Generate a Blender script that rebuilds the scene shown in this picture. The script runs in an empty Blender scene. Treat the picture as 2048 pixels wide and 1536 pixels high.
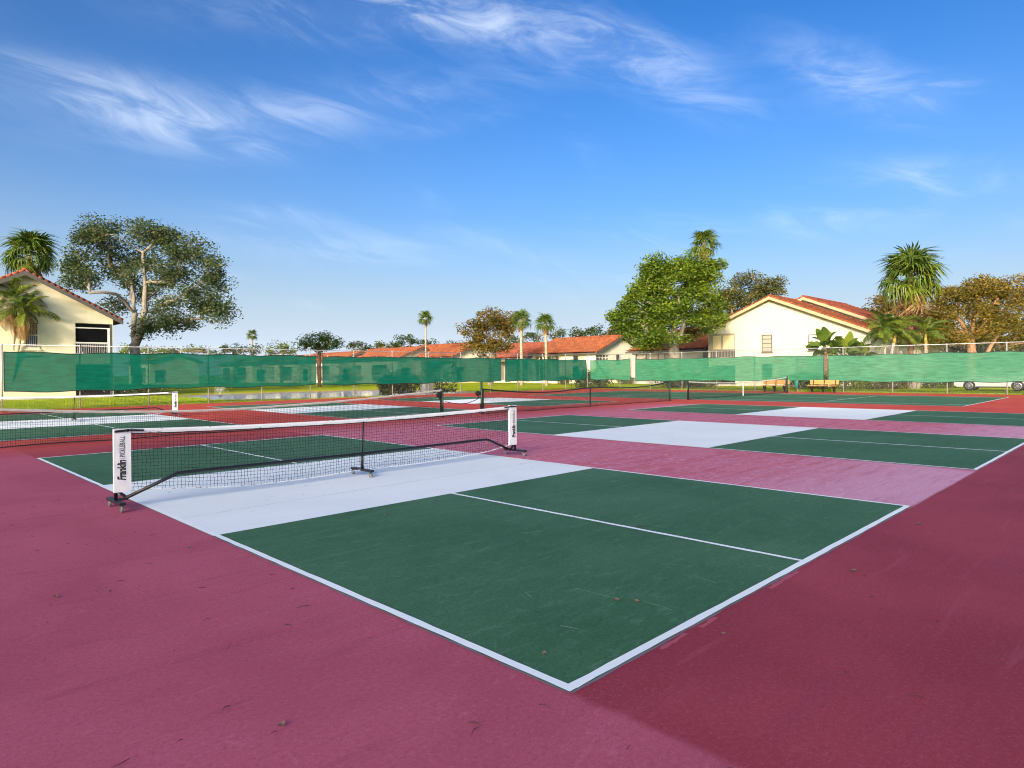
import bpy, math, random
import numpy as np
from mathutils import Vector, Matrix

R = math.radians
rng = np.random.default_rng(7)
random.seed(7)
scene = bpy.context.scene
COL = scene.collection

# ------------------------------------------------------------------ camera
CX, CY, CH = -2.4997, -2.1078, 1.5949          # standing behind the near court's corner, eye height
YAW, ROLL, FPX, PPY = 0.7841, 0.0091, 1315.04, 743.64
FW = Vector((math.cos(YAW), math.sin(YAW), 0))
RT = Vector((math.sin(YAW), -math.cos(YAW), 0))
UP = Vector((0, 0, 1))
CAM = Vector((CX, CY, CH))
cam_d = bpy.data.cameras.new("camera")
cam = bpy.data.objects.new("camera", cam_d)
COL.objects.link(cam)
c_, s_ = math.cos(ROLL), math.sin(ROLL)
r2 = RT * c_ - UP * s_
u2 = UP * c_ + RT * s_
cam.matrix_world = Matrix((
    (r2.x, u2.x, -FW.x, CX), (r2.y, u2.y, -FW.y, CY), (r2.z, u2.z, -FW.z, CH), (0, 0, 0, 1)))
cam_d.sensor_width = 36.0
cam_d.lens = 36.0 * FPX / 2048.0
cam_d.shift_y = -(768.0 - PPY) / 2048.0
cam_d.clip_end = 6000
cam_d.clip_start = 0.05
scene.camera = cam

# ------------------------------------------------------------------ sun, sky, exposure
SUN_AZ = math.atan2(-math.sin(R(25)), -math.cos(R(25)))     # where the sun stands, seen from the court
SUN_EL = R(16)
SUN_STRENGTH, SKY_STRENGTH, EXPOSURE = 2.0, 0.15, 0.73
sun_d = bpy.data.lights.new("sun", 'SUN')
sun_d.energy = SUN_STRENGTH
sun_d.angle = R(0.55)
sun_d.color = (1.0, 0.91, 0.75)
sun = bpy.data.objects.new("sun", sun_d)
COL.objects.link(sun)
to_sun = Vector((math.cos(SUN_AZ) * math.cos(SUN_EL), math.sin(SUN_AZ) * math.cos(SUN_EL), math.sin(SUN_EL)))
sun.rotation_euler = (-to_sun).to_track_quat('-Z', 'Y').to_euler()
sun.location = (-60, -20, 40)

scene.view_settings.view_transform = 'Standard'
scene.view_settings.look = 'None'
scene.view_settings.gamma = 1.0
scene.view_settings.exposure = EXPOSURE
scene.view_settings.use_curve_mapping = False
scene.render.engine = 'CYCLES'
scene.cycles.max_bounces = 8
scene.cycles.transparent_max_bounces = 24
scene.cycles.use_denoising = True
scene.cycles.pixel_filter_type = 'BLACKMAN_HARRIS'
scene.cycles.filter_width = 1.05


class NT:
    """small helper to write node trees as expressions"""
    def __init__(self, tree):
        self.t = tree
        for n in list(tree.nodes):
            tree.nodes.remove(n)
    def new(self, kind, **props):
        n = self.t.nodes.new(kind)
        for k, v in props.items():
            setattr(n, k, v)
        return n
    def link(self, a, b):
        self.t.links.new(a, b)
    def put(self, sock, v):
        if isinstance(v, bpy.types.NodeSocket):
            self.t.links.new(v, sock)
        elif v is not None:
            if sock.type == 'RGBA' and len(v) == 3:
                v = (*v, 1)
            sock.default_value = v
    def m(self, op, a, b=0.5, c=None, clamp=False):
        n = self.new('ShaderNodeMath', operation=op, use_clamp=clamp)
        self.put(n.inputs[0], a); self.put(n.inputs[1], b)
        if c is not None: self.put(n.inputs[2], c)
        return n.outputs[0]
    def mix(self, f, a, b, mode='MIX'):
        n = self.new('ShaderNodeMix', data_type='RGBA', blend_type=mode)
        self.put(n.inputs[0], f); self.put(n.inputs[6], a); self.put(n.inputs[7], b)
        return n.outputs[2]
    def ss(self, v, lo, hi):
        n = self.new('ShaderNodeMapRange', interpolation_type='SMOOTHSTEP')
        self.put(n.inputs[0], v)
        n.inputs[1].default_value = lo; n.inputs[2].default_value = hi
        return n.outputs[0]
    def noise(self, vec, scale, detail=4, rough=.55, dist=0):
        n = self.new('ShaderNodeTexNoise')
        self.put(n.inputs['Vector'], vec)
        n.inputs['Scale'].default_value = scale; n.inputs['Detail'].default_value = detail
        n.inputs['Roughness'].default_value = rough; n.inputs['Distortion'].default_value = dist
        return n.outputs[0]
    def mapping(self, vec, scale=(1, 1, 1), rot=(0, 0, 0), loc=(0, 0, 0)):
        n = self.new('ShaderNodeMapping')
        self.put(n.inputs[0], vec)
        n.inputs[1].default_value = loc; n.inputs[2].default_value = rot; n.inputs[3].default_value = scale
        return n.outputs[0]
    def ramp(self, f, stops):
        n = self.new('ShaderNodeValToRGB')
        self.put(n.inputs[0], f)
        e = n.color_ramp.elements
        while len(e) < len(stops): e.new(0.5)
        for i, (p, c) in enumerate(stops):
            e[i].position = p; e[i].color = (*c, 1)
        return n.outputs[0]


world = bpy.data.worlds.new("World")
scene.world = world
world.use_nodes = True
w = NT(world.node_tree)
sky = w.new('ShaderNodeTexSky', sky_type='NISHITA')
sky.sun_disc = False
sky.sun_elevation = SUN_EL
sky.sun_rotation = math.pi / 2 - SUN_AZ
sky.altitude = 0
sky.air_density = 1.0
sky.dust_density = 6.0
sky.ozone_density = 3.2
tc = w.new('ShaderNodeTexCoord').outputs['Generated']
sx = w.new('ShaderNodeSeparateXYZ'); w.link(tc, sx.inputs[0])
el = w.m('ARCSINE', sx.outputs[2])
az = w.m('ARCTAN2', sx.outputs[1], sx.outputs[0])
hs = w.new('ShaderNodeHueSaturation')
gm = w.new('ShaderNodeGamma'); gm.inputs[1].default_value = 1.52
w.link(w.mix(1.0, sky.outputs[0], (.645, .672, .705), 'MULTIPLY'), gm.inputs[0])
w.link(gm.outputs[0], hs.inputs['Color'])
hs.inputs['Saturation'].default_value = 1.27
# pale haze low over the horizon, all the way round
hz = w.m('EXPONENT', w.m('MULTIPLY', w.m('MAXIMUM', sx.outputs[2], 0.0), -6.2))
sky_col = w.mix(w.m('MULTIPLY', hz, .80), hs.outputs[0], (4.45, 5.25, 6.3))
# thin cirrus: wisps spread over the whole sky, with a few streaks where the wind drew them out
den = w.m('ADD', w.m('MAXIMUM', sx.outputs[2], 0.0), 0.22)
cv = w.new('ShaderNodeCombineXYZ')
w.link(w.m('DIVIDE', sx.outputs[0], den), cv.inputs[0]); w.link(w.m('DIVIDE', sx.outputs[1], den), cv.inputs[1])
ae = w.new('ShaderNodeCombineXYZ'); w.link(az, ae.inputs[0]); w.link(el, ae.inputs[1])
mp = w.new('ShaderNodeMapping', vector_type='TEXTURE'); w.link(ae.outputs[0], mp.inputs[0])
mp.inputs[2].default_value = (0, 0, R(13)); mp.inputs[3].default_value = (1 / 2.4, 1 / 9.0, 1)
wv = mp.outputs[0]
fine = w.noise(wv, 2.6, 10, .62, .9)
wide = w.noise(w.mapping(cv.outputs[0], loc=(3.1, 1.7, 0), rot=(0, 0, R(-38)), scale=(.8, 1.4, 1)), 1.1, 3, .5, .4)
wisp = w.m('MULTIPLY', w.ss(fine, .42, .78), w.ss(wide, .50, .74))
wisp = w.m('MULTIPLY', wisp, 0.40)


def px_dir(px, py):
    x, y = px - 1024, py - PPY
    X = (c_ * x - s_ * y) / FPX
    Y = -(s_ * x + c_ * y) / FPX
    return FW + RT * X + UP * Y


STREAKS = [  # (x0, y0) -> (x1, y1) in the photograph turned to sky directions, half width, strength
    ((-60, 130), (330, 190), 26, .8), ((120, 215), (560, 280), 34, .75), ((330, 235), (900, 185), 36, .6),
    ((430, 15), (1000, 15), 34, .55), ((850, 10), (1280, 110), 36, 1.0), ((1230, 100), (1480, 205), 34, .85),
    ((1590, 110), (1840, 205), 34, .85), ((1800, 205), (1930, 165), 22, .7), ((1710, 345), (2040, 355), 22, .6),
    ((430, 425), (650, 440), 18, .5), ((520, 490), (900, 500), 28, .45), ((1540, 440), (1700, 450), 26, .45),
    ((820, 255), (1010, 225), 16, .35), ((1130, 35), (1290, 55), 16, .4)]
tot = None
for (a, b, hw, st) in STREAKS:
    da, db = px_dir(*a), px_dir(*b)
    pa = (math.atan2(da.y, da.x), math.asin(da.normalized().z))
    pb = (math.atan2(db.y, db.x), math.asin(db.normalized().z))
    cx_, cy_ = (pa[0] + pb[0]) / 2, (pa[1] + pb[1]) / 2
    dx, dy = pb[0] - pa[0], pb[1] - pa[1]
    L = math.hypot(dx, dy); ux, uy = dx / L, dy / L
    ra = w.m('SUBTRACT', az, cx_); re = w.m('SUBTRACT', el, cy_)
    u = w.m('ADD', w.m('MULTIPLY', ra, ux / (L * .56)), w.m('MULTIPLY', re, uy / (L * .56)))
    k = FPX / (hw * 1.15)
    v = w.m('ADD', w.m('MULTIPLY', ra, -uy * k), w.m('MULTIPLY', re, ux * k))
    q = w.m('ADD', w.m('MULTIPLY', u, u), w.m('MULTIPLY', v, v))
    g = w.m('MULTIPLY', w.m('EXPONENT', w.m('MULTIPLY', q, -1.0)), st)
    tot = g if tot is None else w.m('ADD', tot, g)
streak = w.m('MULTIPLY', tot, w.m('ADD', w.m('MULTIPLY', w.ss(fine, .37, .74), .78), .13))
cloud = w.m('ADD', wisp, streak, clamp=True)
cloud = w.m('MULTIPLY', cloud, 0.50)
cloud_col = w.mix(0.0, (4.6, 5.0, 5.6), (1, 1, 1))
final = w.mix(cloud, sky_col, cloud_col)
bg = w.new('ShaderNodeBackground')
w.link(final, bg.inputs[0])
bg.inputs[1].default_value = SKY_STRENGTH
wo = w.new('ShaderNodeOutputWorld')
w.link(bg.outputs[0], wo.inputs[0])


# ------------------------------------------------------------------ places
def onY(px, py, Y):
    d = px_dir(px, py); return CAM + d * ((Y - CY) / d.y)
def onX(px, py, X):
    d = px_dir(px, py); return CAM + d * ((X - CX) / d.x)
def gnd(px, py, z=0.0):
    d = px_dir(px, py); return CAM + d * ((z - CH) / d.z)
def far(px, depth, z=0.0):
    """ground point that stands `depth` metres out in the direction of column px"""
    d = px_dir(px, 745); p = CAM + d * depth
    return Vector((p.x, p.y, z))
def height(px, py, depth):
    return (CAM + px_dir(px, py) * depth).z


# ------------------------------------------------------------------ mesh helpers
def mesh_np(name, verts, faces):
    """verts (n,3); faces (m,k)"""
    me = bpy.data.meshes.new(name)
    verts = np.asarray(verts, np.float32); faces = np.asarray(faces, np.int32)
    me.vertices.add(len(verts)); me.vertices.foreach_set('co', verts.ravel())
    k = faces.shape[1]
    me.loops.add(faces.size); me.loops.foreach_set('vertex_index', faces.ravel())
    me.polygons.add(len(faces))
    me.polygons.foreach_set('loop_start', np.arange(0, faces.size, k, dtype=np.int32))
    me.update(calc_edges=True); me.validate()
    return me


def world_loc(o):
    p = Vector((0, 0, 0))
    while o is not None:
        p += o.location; o = o.parent
    return p


def link(name, me, mat, parent=None, smooth=False, loc=None):
    o = bpy.data.objects.new(name, me)
    COL.objects.link(o)
    if mat is not None and not me.materials: me.materials.append(mat)
    if smooth:
        me.polygons.foreach_set('use_smooth', [True] * len(me.polygons))
    if parent is not None: o.parent = parent
    if loc is not None: o.location = loc
    return o


class MB:
    def __init__(self): self.v = []; self.f = []
    def face(self, pts):
        i = len(self.v); self.v += [tuple(p) for p in pts]; self.f.append(tuple(range(i, i + len(pts)))); return self
    def box(self, x0, x1, y0, y1, z0, z1):
        i = len(self.v)
        self.v += [(x0, y0, z0), (x1, y0, z0), (x1, y1, z0), (x0, y1, z0), (x0, y0, z1), (x1, y0, z1), (x1, y1, z1), (x0, y1, z1)]
        self.f += [tuple(i + k for k in q) for q in ((0, 3, 2, 1), (4, 5, 6, 7), (0, 1, 5, 4), (1, 2, 6, 5), (2, 3, 7, 6), (3, 0, 4, 7))]
        return self
    def bar(self, a, b, w1, h1):
        a, b = Vector(a), Vector(b); d = (b - a).normalized()
        s = d.cross(UP)
        if s.length < 1e-4: s = Vector((1, 0, 0))
        s.normalize(); t = s.cross(d)
        s *= w1 / 2; t *= h1 / 2; i = len(self.v)
        for p in (a, b):
            self.v += [tuple(p - s - t), tuple(p + s - t), tuple(p + s + t), tuple(p - s + t)]
        self.f += [tuple(i + k for k in q) for q in ((0, 3, 2, 1), (4, 5, 6, 7), (0, 1, 5, 4), (1, 2, 6, 5), (2, 3, 7, 6), (3, 0, 4, 7))]
        return self
    def tube(self, pts, rad, n=8, cap=True):
        pts = [Vector(p) for p in pts]
        if not hasattr(rad, '__len__'): rad = [rad] * len(pts)
        d0 = (pts[1] - pts[0]).normalized()
        ref = UP if abs(d0.z) < .9 else Vector((1, 0, 0))
        s = d0.cross(ref).normalized()
        i0 = len(self.v)
        for k, p in enumerate(pts):
            d = (pts[min(k + 1, len(pts) - 1)] - pts[max(k - 1, 0)]).normalized()
            s = (s - d * s.dot(d)).normalized(); t = d.cross(s)
            for j in range(n):
                a = 2 * math.pi * j / n
                self.v.append(tuple(p + (s * math.cos(a) + t * math.sin(a)) * rad[k]))
        for k in range(len(pts) - 1):
            for j in range(n):
                a, b = i0 + k * n + j, i0 + k * n + (j + 1) % n
                self.f.append((a, b, b + n, a + n))
        if cap:
            self.f.append(tuple(i0 + j for j in reversed(range(n))))
            self.f.append(tuple(i0 + (len(pts) - 1) * n + j for j in range(n)))
        return self
    def lathe(self, c, prof, n=16, axis='z'):
        """prof: (radius, height) rows round c"""
        i0 = len(self.v); c = Vector(c)
        for (r, h) in prof:
            for j in range(n):
                a = 2 * math.pi * j / n; x, y = r * math.cos(a), r * math.sin(a)
                self.v.append(tuple(c + (Vector((x, y, h)) if axis == 'z' else Vector((x, h, y)) if axis == 'y' else Vector((h, x, y)))))
        for k in range(len(prof) - 1):
            for j in range(n):
                a, b = i0 + k * n + j, i0 + k * n + (j + 1) % n
                self.f.append((a, b, b + n, a + n) if axis != 'y' else (b, a, a + n, b + n))
        return self
    def build(self, name, mat, parent=None, smooth=False, bevel=0, local=False):
        me = bpy.data.meshes.new(name)
        off = Vector((0, 0, 0)) if (parent is None or local) else world_loc(parent)
        me.from_pydata([(x - off.x, y - off.y, z - off.z) for x, y, z in self.v], [], self.f)
        me.update()
        o = link(name, me, mat, parent, smooth)
        if bevel:
            b = o.modifiers.new('bevel', 'BEVEL'); b.width = bevel; b.segments = 2; b.limit_method = 'ANGLE'
        return o


def tag(o, label=None, cat=None, group=None, kind=None):
    if label: o['label'] = label
    if cat: o['category'] = cat
    if group: o['group'] = group
    if kind: o['kind'] = kind
    return o


def thing(name, loc, label, cat, group=None, rz=0.0):
    o = bpy.data.objects.new(name, None)
    COL.objects.link(o); o.location = loc; o.rotation_euler = (0, 0, rz); o.empty_display_size = .2
    return tag(o, label, cat, group)


def copy_tree(o, parent=None):
    c = o.copy(); COL.objects.link(c); c.parent = parent
    for ch in o.children: copy_tree(ch, c)
    return c


# ------------------------------------------------------------------ materials
MATS = {}
def mat(name):
    m = bpy.data.materials.new(name); m.use_nodes = True
    MATS[name] = m
    n = NT(m.node_tree)
    out = n.new('ShaderNodeOutputMaterial')
    return m, n, out
def principled(n, out, col, rough=.6, bump=None, bump_s=.2, bump_d=.01, **kw):
    p = n.new('ShaderNodeBsdfPrincipled')
    n.put(p.inputs['Base Color'], col); n.put(p.inputs['Roughness'], rough)
    for k, v in kw.items(): n.put(p.inputs[k.replace('_', ' ')], v)
    if bump is not None:
        b = n.new('ShaderNodeBump'); b.inputs['Strength'].default_value = bump_s; b.inputs['Distance'].default_value = bump_d
        n.link(bump, b.inputs['Height']); n.link(b.outputs[0], p.inputs['Normal'])
    n.link(p.outputs[0], out.inputs[0])
    return p
def simple(name, col, rough=.6, var=.12, scale=6.0, metal=0.0, spec=.5):
    m, n, out = mat(name)
    oc = n.new('ShaderNodeTexCoord').outputs['Object']
    nz = n.noise(oc, scale, 5, .6)
    c = n.mix(nz, tuple(x * (1 - var) for x in col), tuple(min(1, x * (1 + var)) for x in col))
    principled(n, out, c, rough, Metallic=metal, Specular_IOR_Level=spec)
    return m


def wear(n, oc):
    """brush marks, scuffs and grain shared by all painted court surfaces"""
    broad = n.noise(oc, .55, 4, .55, .6)
    strk = n.noise(n.mapping(oc, scale=(.5, 3.2, 1), rot=(0, 0, R(24))), 1.6, 5, .6, .8)
    scuff = n.noise(n.mapping(oc, scale=(1, 2.2, 1), rot=(0, 0, R(-31))), 4.5, 6, .65, 1.2)
    strk = n.m('ADD', n.m('MULTIPLY', strk, .55), n.m('MULTIPLY', n.noise(n.mapping(oc, scale=(.22, 3.4, 1), rot=(0, 0, R(-7))), 1.9, 6, .62, .5), .45))
    grain = n.m('ADD', n.m('MULTIPLY', n.noise(oc, 150, 2, .7), .5), n.m('MULTIPLY', n.noise(oc, 38, 5, .75), .5))
    return broad, strk, scuff, grain


def court_red():
    m, n, out = mat('red court paint')
    oc = n.new('ShaderNodeTexCoord').outputs['Object']
    broad, strk, scuff, grain = wear(n, oc)
    sp = n.new('ShaderNodeSeparateXYZ'); n.link(oc, sp.inputs[0])
    X = n.m('ADD', sp.outputs[0], n.m('MULTIPLY', n.m('SUBTRACT', strk, .5), .10))
    Y = n.m('ADD', sp.outputs[1], n.m('MULTIPLY', n.m('SUBTRACT', strk, .5), .10))
    crimson = n.mix(n.ss(broad, .35, .7), (.27, .036, .056), (.335, .050, .074))
    mauve = n.mix(n.ss(broad, .3, .7), (.385, .075, .118), (.46, .10, .155))
    red = n.mix(n.ss(broad, .3, .7), (.47, .055, .032), (.55, .080, .046))
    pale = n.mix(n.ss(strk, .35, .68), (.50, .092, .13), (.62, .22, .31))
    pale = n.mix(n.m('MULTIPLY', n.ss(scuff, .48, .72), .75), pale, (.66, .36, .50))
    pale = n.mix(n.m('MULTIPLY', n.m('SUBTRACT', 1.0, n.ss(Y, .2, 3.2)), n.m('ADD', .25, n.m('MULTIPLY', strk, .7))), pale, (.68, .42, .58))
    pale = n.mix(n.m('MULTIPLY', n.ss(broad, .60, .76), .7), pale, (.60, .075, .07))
    # paint zones: left apron, baseline apron, lanes between the courts, back part turned orange as if sunlit
    col = n.mix(n.ss(X, -.04, .04), mauve, crimson)                       # right of the sideline: crimson
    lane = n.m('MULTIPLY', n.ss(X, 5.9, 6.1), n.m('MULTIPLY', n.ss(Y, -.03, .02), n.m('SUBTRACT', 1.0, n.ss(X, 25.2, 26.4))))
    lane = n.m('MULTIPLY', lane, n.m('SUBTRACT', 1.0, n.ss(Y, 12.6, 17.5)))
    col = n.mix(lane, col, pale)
    back = n.m('MULTIPLY', n.ss(Y, 12.9, 18), 1.0)
    col = n.mix(back, col, red)
    east = n.ss(X, 25.4, 26.2)
    col = n.mix(east, col, red)
    apron = n.m('MULTIPLY', n.m('SUBTRACT', 1.0, n.ss(X, -.03, .03)), n.m('SUBTRACT', 1.0, n.ss(Y, 14, 17)))
    col = n.mix(n.m('MULTIPLY', apron, n.m('MULTIPLY', n.ss(scuff, .56, .72), .28)), col, (.6, .2, .27))
    col = n.mix(n.m('MULTIPLY', n.ss(strk, .53, .64), .38), col, (.27, .045, .080))
    col = n.mix(n.m('MULTIPLY', n.ss(strk, .46, .36), .22), col, (.46, .13, .19))
    col = n.mix(n.m('MULTIPLY', n.ss(grain, .50, .62), .50), col, (.20, .03, .045))
    col = n.mix(n.m('MULTIPLY', n.ss(grain, .47, .34), .25), col, (.75, .35, .42))
    bmp = n.m('ADD', grain, n.m('MULTIPLY', scuff, .6))
    principled(n, out, col, n.m('ADD', .62, n.m('MULTIPLY', scuff, .25)), bmp, .25, .004, Specular_IOR_Level=.14)
    return m
def court_green():
    m, n, out = mat('green court paint')
    oc = n.new('ShaderNodeTexCoord').outputs['Object']
    broad, strk, scuff, grain = wear(n, oc)
    col = n.mix(n.ss(broad, .3, .7), (.041, .122, .056), (.063, .162, .082))
    col = n.mix(n.m('MULTIPLY', n.ss(strk, .48, .72), .60), col, (.095, .20, .118))
    col = n.mix(n.m('MULTIPLY', n.ss(scuff, .50, .80), .60), col, (.14, .26, .18))
    col = n.mix(n.m('MULTIPLY', n.ss(scuff, .44, .28), .5), col, (.024, .075, .038))
    col = n.mix(n.m('MULTIPLY', n.ss(grain, .50, .62), .55), col, (.020, .065, .032))
    col = n.mix(n.m('MULTIPLY', n.ss(grain, .47, .34), .22), col, (.22, .33, .25))
    principled(n, out, col, n.m('ADD', .60, n.m('MULTIPLY', scuff, .25)), grain, .25, .004, Specular_IOR_Level=.14)
    return m
def court_white(name, k=1.0):
    m, n, out = mat(name)
    oc = n.new('ShaderNodeTexCoord').outputs['Object']
    broad, strk, scuff, grain = wear(n, oc)
    col = n.mix(n.ss(broad, .3, .7), (.78 * k, .83 * k, .84 * k), (.84 * k, .88 * k, .88 * k))
    col = n.mix(n.m('MULTIPLY', n.ss(strk, .55, .75), .35), col, (.68 * k, .74 * k, .79 * k))
    col = n.mix(n.m('MULTIPLY', n.ss(scuff, .56, .76), .42), col, (.58, .62, .68))
    spot = n.noise(oc, 9, 3, .7)
    col = n.mix(n.m('MULTIPLY', n.ss(spot, .66, .74), .4), col, (.40, .40, .44))
    col = n.mix(n.m('MULTIPLY', n.ss(grain, .52, .68), .22), col, (.5, .5, .53))
    principled(n, out, col, .58, grain, .2, .003, Specular_IOR_Level=.16)
    return m


def stucco(name, a, b):
    m, n, out = mat(name)
    oc = n.new('ShaderNodeTexCoord').outputs['Object']
    nz = n.noise(oc, .8, 5, .6, .5); fn = n.noise(oc, 26, 3, .6)
    drip = n.noise(n.mapping(oc, scale=(3, 3, .25)), 1.2, 4, .6)
    col = n.mix(n.ss(nz, .3, .7), a, b)
    col = n.mix(n.m('MULTIPLY', n.ss(drip, .6, .8), .22), col, tuple(x * .7 for x in a))
    principled(n, out, col, .9, fn, .4, .02, Specular_IOR_Level=.2)
    return m
def tile_mat(name, a, b, c):
    m, n, out = mat(name)
    oc = n.new('ShaderNodeTexCoord').outputs['Object']
    vo = n.new('ShaderNodeTexVoronoi'); n.link(oc, vo.inputs[0]); vo.inputs['Scale'].default_value = 2.2
    sp = n.new('ShaderNodeSeparateColor'); n.link(vo.outputs['Color'], sp.inputs[0])
    nz = n.noise(oc, 1.3, 5, .65)
    col = n.mix(sp.outputs[0], a, b)
    col = n.mix(n.ss(nz, .55, .75), col, c)
    principled(n, out, col, .75, Specular_IOR_Level=.3)
    return m
def leaf_mat(name, stops, transl=.35, rough=.5, spec=.3):
    m, n, out = mat(name)
    g = n.new('ShaderNodeNewGeometry')
    oc = n.new('ShaderNodeTexCoord').outputs['Object']
    nz = n.noise(oc, .35, 3, .6)
    f = n.m('ADD', n.m('MULTIPLY', g.outputs['Random Per Island'], .62), n.m('MULTIPLY', n.ss(nz, .3, .7), .38))
    col = n.ramp(f, stops)
    p = n.new('ShaderNodeBsdfPrincipled')
    n.link(col, p.inputs['Base Color']); p.inputs['Roughness'].default_value = rough
    p.inputs['Specular IOR Level'].default_value = spec
    t = n.new('ShaderNodeBsdfTranslucent'); n.link(col, t.inputs[0])
    mx = n.new('ShaderNodeMixShader'); mx.inputs[0].default_value = transl
    n.link(p.outputs[0], mx.inputs[1]); n.link(t.outputs[0], mx.inputs[2]); n.link(mx.outputs[0], out.inputs[0])
    return m
def bark_mat(name, a, b):
    m, n, out = mat(name)
    oc = n.new('ShaderNodeTexCoord').outputs['Object']
    nz = n.noise(n.mapping(oc, scale=(4, 4, 1)), 3, 6, .65, .5)
    principled(n, out, n.mix(n.ss(nz, .3, .7), a, b), .9, nz, .6, .04, Specular_IOR_Level=.2)
    return m
def ring_bark(name, a, b):
    m, n, out = mat(name)
    oc = n.new('ShaderNodeTexCoord').outputs['Object']
    nz = n.noise(n.mapping(oc, scale=(1.5, 1.5, 9)), 1.6, 5, .6, .2)
    principled(n, out, n.mix(n.ss(nz, .35, .65), a, b), .9, nz, .7, .04, Specular_IOR_Level=.2)
    return m


RED, GREEN, WHITE, LINE = court_red(), court_green(), court_white('white court paint'), court_white('line paint', 1.04)
SEAM = simple('dark seam', (.17, .16, .20), .8)
BLACK = simple('black powder coat', (.012, .012, .014), .38, .2, 20)
CORD = simple('black net cord', (.014, .016, .016), .7)
BAND = simple('white net band', (.74, .75, .77), .8, .06, 8)
BAND_OLD = simple('weathered net band', (.46, .46, .45), .85, .25, 5)
SLEEVE = simple('white vinyl sleeve', (.74, .75, .78), .55, .05, 7)
INK = simple('black lettering print', (.012, .012, .013), .6)
RUBBER = simple('clear grey caster', (.16, .16, .165), .35, .2, 30)
STEEL = simple('steel fitting', (.45, .46, .48), .35, .1, 20, .8)
GALV = simple('galvanised pipe', (.42, .43, .44), .45, .15, 9, .35)
WIRE = simple('galvanised wire', (.24, .25, .25), .6, .1, 9, .2)
POSTGREEN = simple('green post paint', (.02, .055, .035), .45)
CREAM = stucco('cream stucco', (.62, .575, .44), (.69, .645, .50))
IVORY = stucco('ivory stucco', (.47, .445, .38), (.525, .50, .43))
PALEWALL = stucco('pale stucco', (.66, .61, .49), (.74, .69, .57))
TILE = tile_mat('clay barrel tile', (.15, .042, .018), (.265, .078, .029), (.095, .030, .017))
TILE_D = tile_mat('dark red barrel tile', (.16, .040, .024), (.27, .070, .036), (.11, .028, .020))
FASCIA = simple('grey brown fascia', (.085, .078, .075), .7)
FASCIA_T = simple('tan fascia', (.42, .29, .17), .7)
TRIM = simple('white trim', (.72, .72, .70), .6, .05)
BRONZE = simple('bronze frame', (.10, .085, .07), .5)
GLASS = simple('dark window glass', (.02, .024, .028), .08, .1, 2)
BLIND = simple('cream blind', (.62, .53, .32), .8, .1, 3)
GREYBLIND = simple('grey shutter', (.30, .27, .23), .7, .2, 3)
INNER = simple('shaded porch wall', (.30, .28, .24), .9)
WOOD = simple('yellow bench plank', (.40, .22, .055), .6, .2, 8)
TEAL = simple('teal bin paint', (.02, .17, .15), .5)
CONC = simple('pale concrete', (.56, .54, .50), .9, .15, 5)
CARPAINT = simple('white car paint', (.46, .45, .43), .25, .02)
TYRE = simple('tyre rubber', (.014, .014, .015), .8)
ALLOY = simple('alloy rim', (.42, .42, .43), .3, .1, 20, .7)
DRYLEAF = simple('dry leaf', (.15, .105, .075), .9, .4, 40)
TWIG = simple('dry twig', (.085, .030, .026), .9, .4, 30)
SPRAY = simple('water spray', (.8, .82, .85), .4)


def screen_mat(name, col, alpha, transl=.5):
    m, n, out = mat(name)
    oc = n.new('ShaderNodeTexCoord').outputs['Object']
    nz = n.noise(n.mapping(oc, scale=(1, 1, 7)), 1.2, 5, .65, .3)
    fn = n.noise(n.mapping(oc, scale=(1, 1, 30)), 3.0, 3, .6)
    c = n.mix(n.ss(nz, .3, .7), tuple(x * .8 for x in col), tuple(x * 1.2 for x in col))
    c = n.mix(n.m('MULTIPLY', n.ss(fn, .58, .75), .35), c, tuple(min(1, x * 1.6 + .02) for x in col))
    d = n.new('ShaderNodeBsdfDiffuse'); n.link(c, d.inputs[0])
    t = n.new('ShaderNodeBsdfTranslucent'); n.link(c, t.inputs[0])
    a = n.new('ShaderNodeMixShader'); a.inputs[0].default_value = transl
    n.link(d.outputs[0], a.inputs[1]); n.link(t.outputs[0], a.inputs[2])
    tr = n.new('ShaderNodeBsdfTransparent')
    b = n.new('ShaderNodeMixShader')
    n.put(b.inputs[0], n.m('ADD', alpha - .05, n.m('MULTIPLY', fn, .10)))
    n.link(tr.outputs[0], b.inputs[1]); n.link(a.outputs[0], b.inputs[2]); n.link(b.outputs[0], out.inputs[0])
    return m
WINDSCREEN = screen_mat('green windscreen cloth', (.008, .195, .130), .945, .5)  # left run's copy, toned darker for its weaker light
LIT_CLOTH = screen_mat('sunlit windscreen cloth', (.060, .285, .165), .90, .5)  # same cloth, colour lightened for the sun on the right run
LIT_CLOTH_PALE = screen_mat('brighter sunlit windscreen cloth', (.105, .33, .205), .92, .5)  # lightened further for the sunlit panel at the right edge
HEM = simple('dark screen hem', (.010, .028, .022), .8)
INSECT = screen_mat('dark insect screen', (.012, .012, .014), .72, .2)


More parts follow.
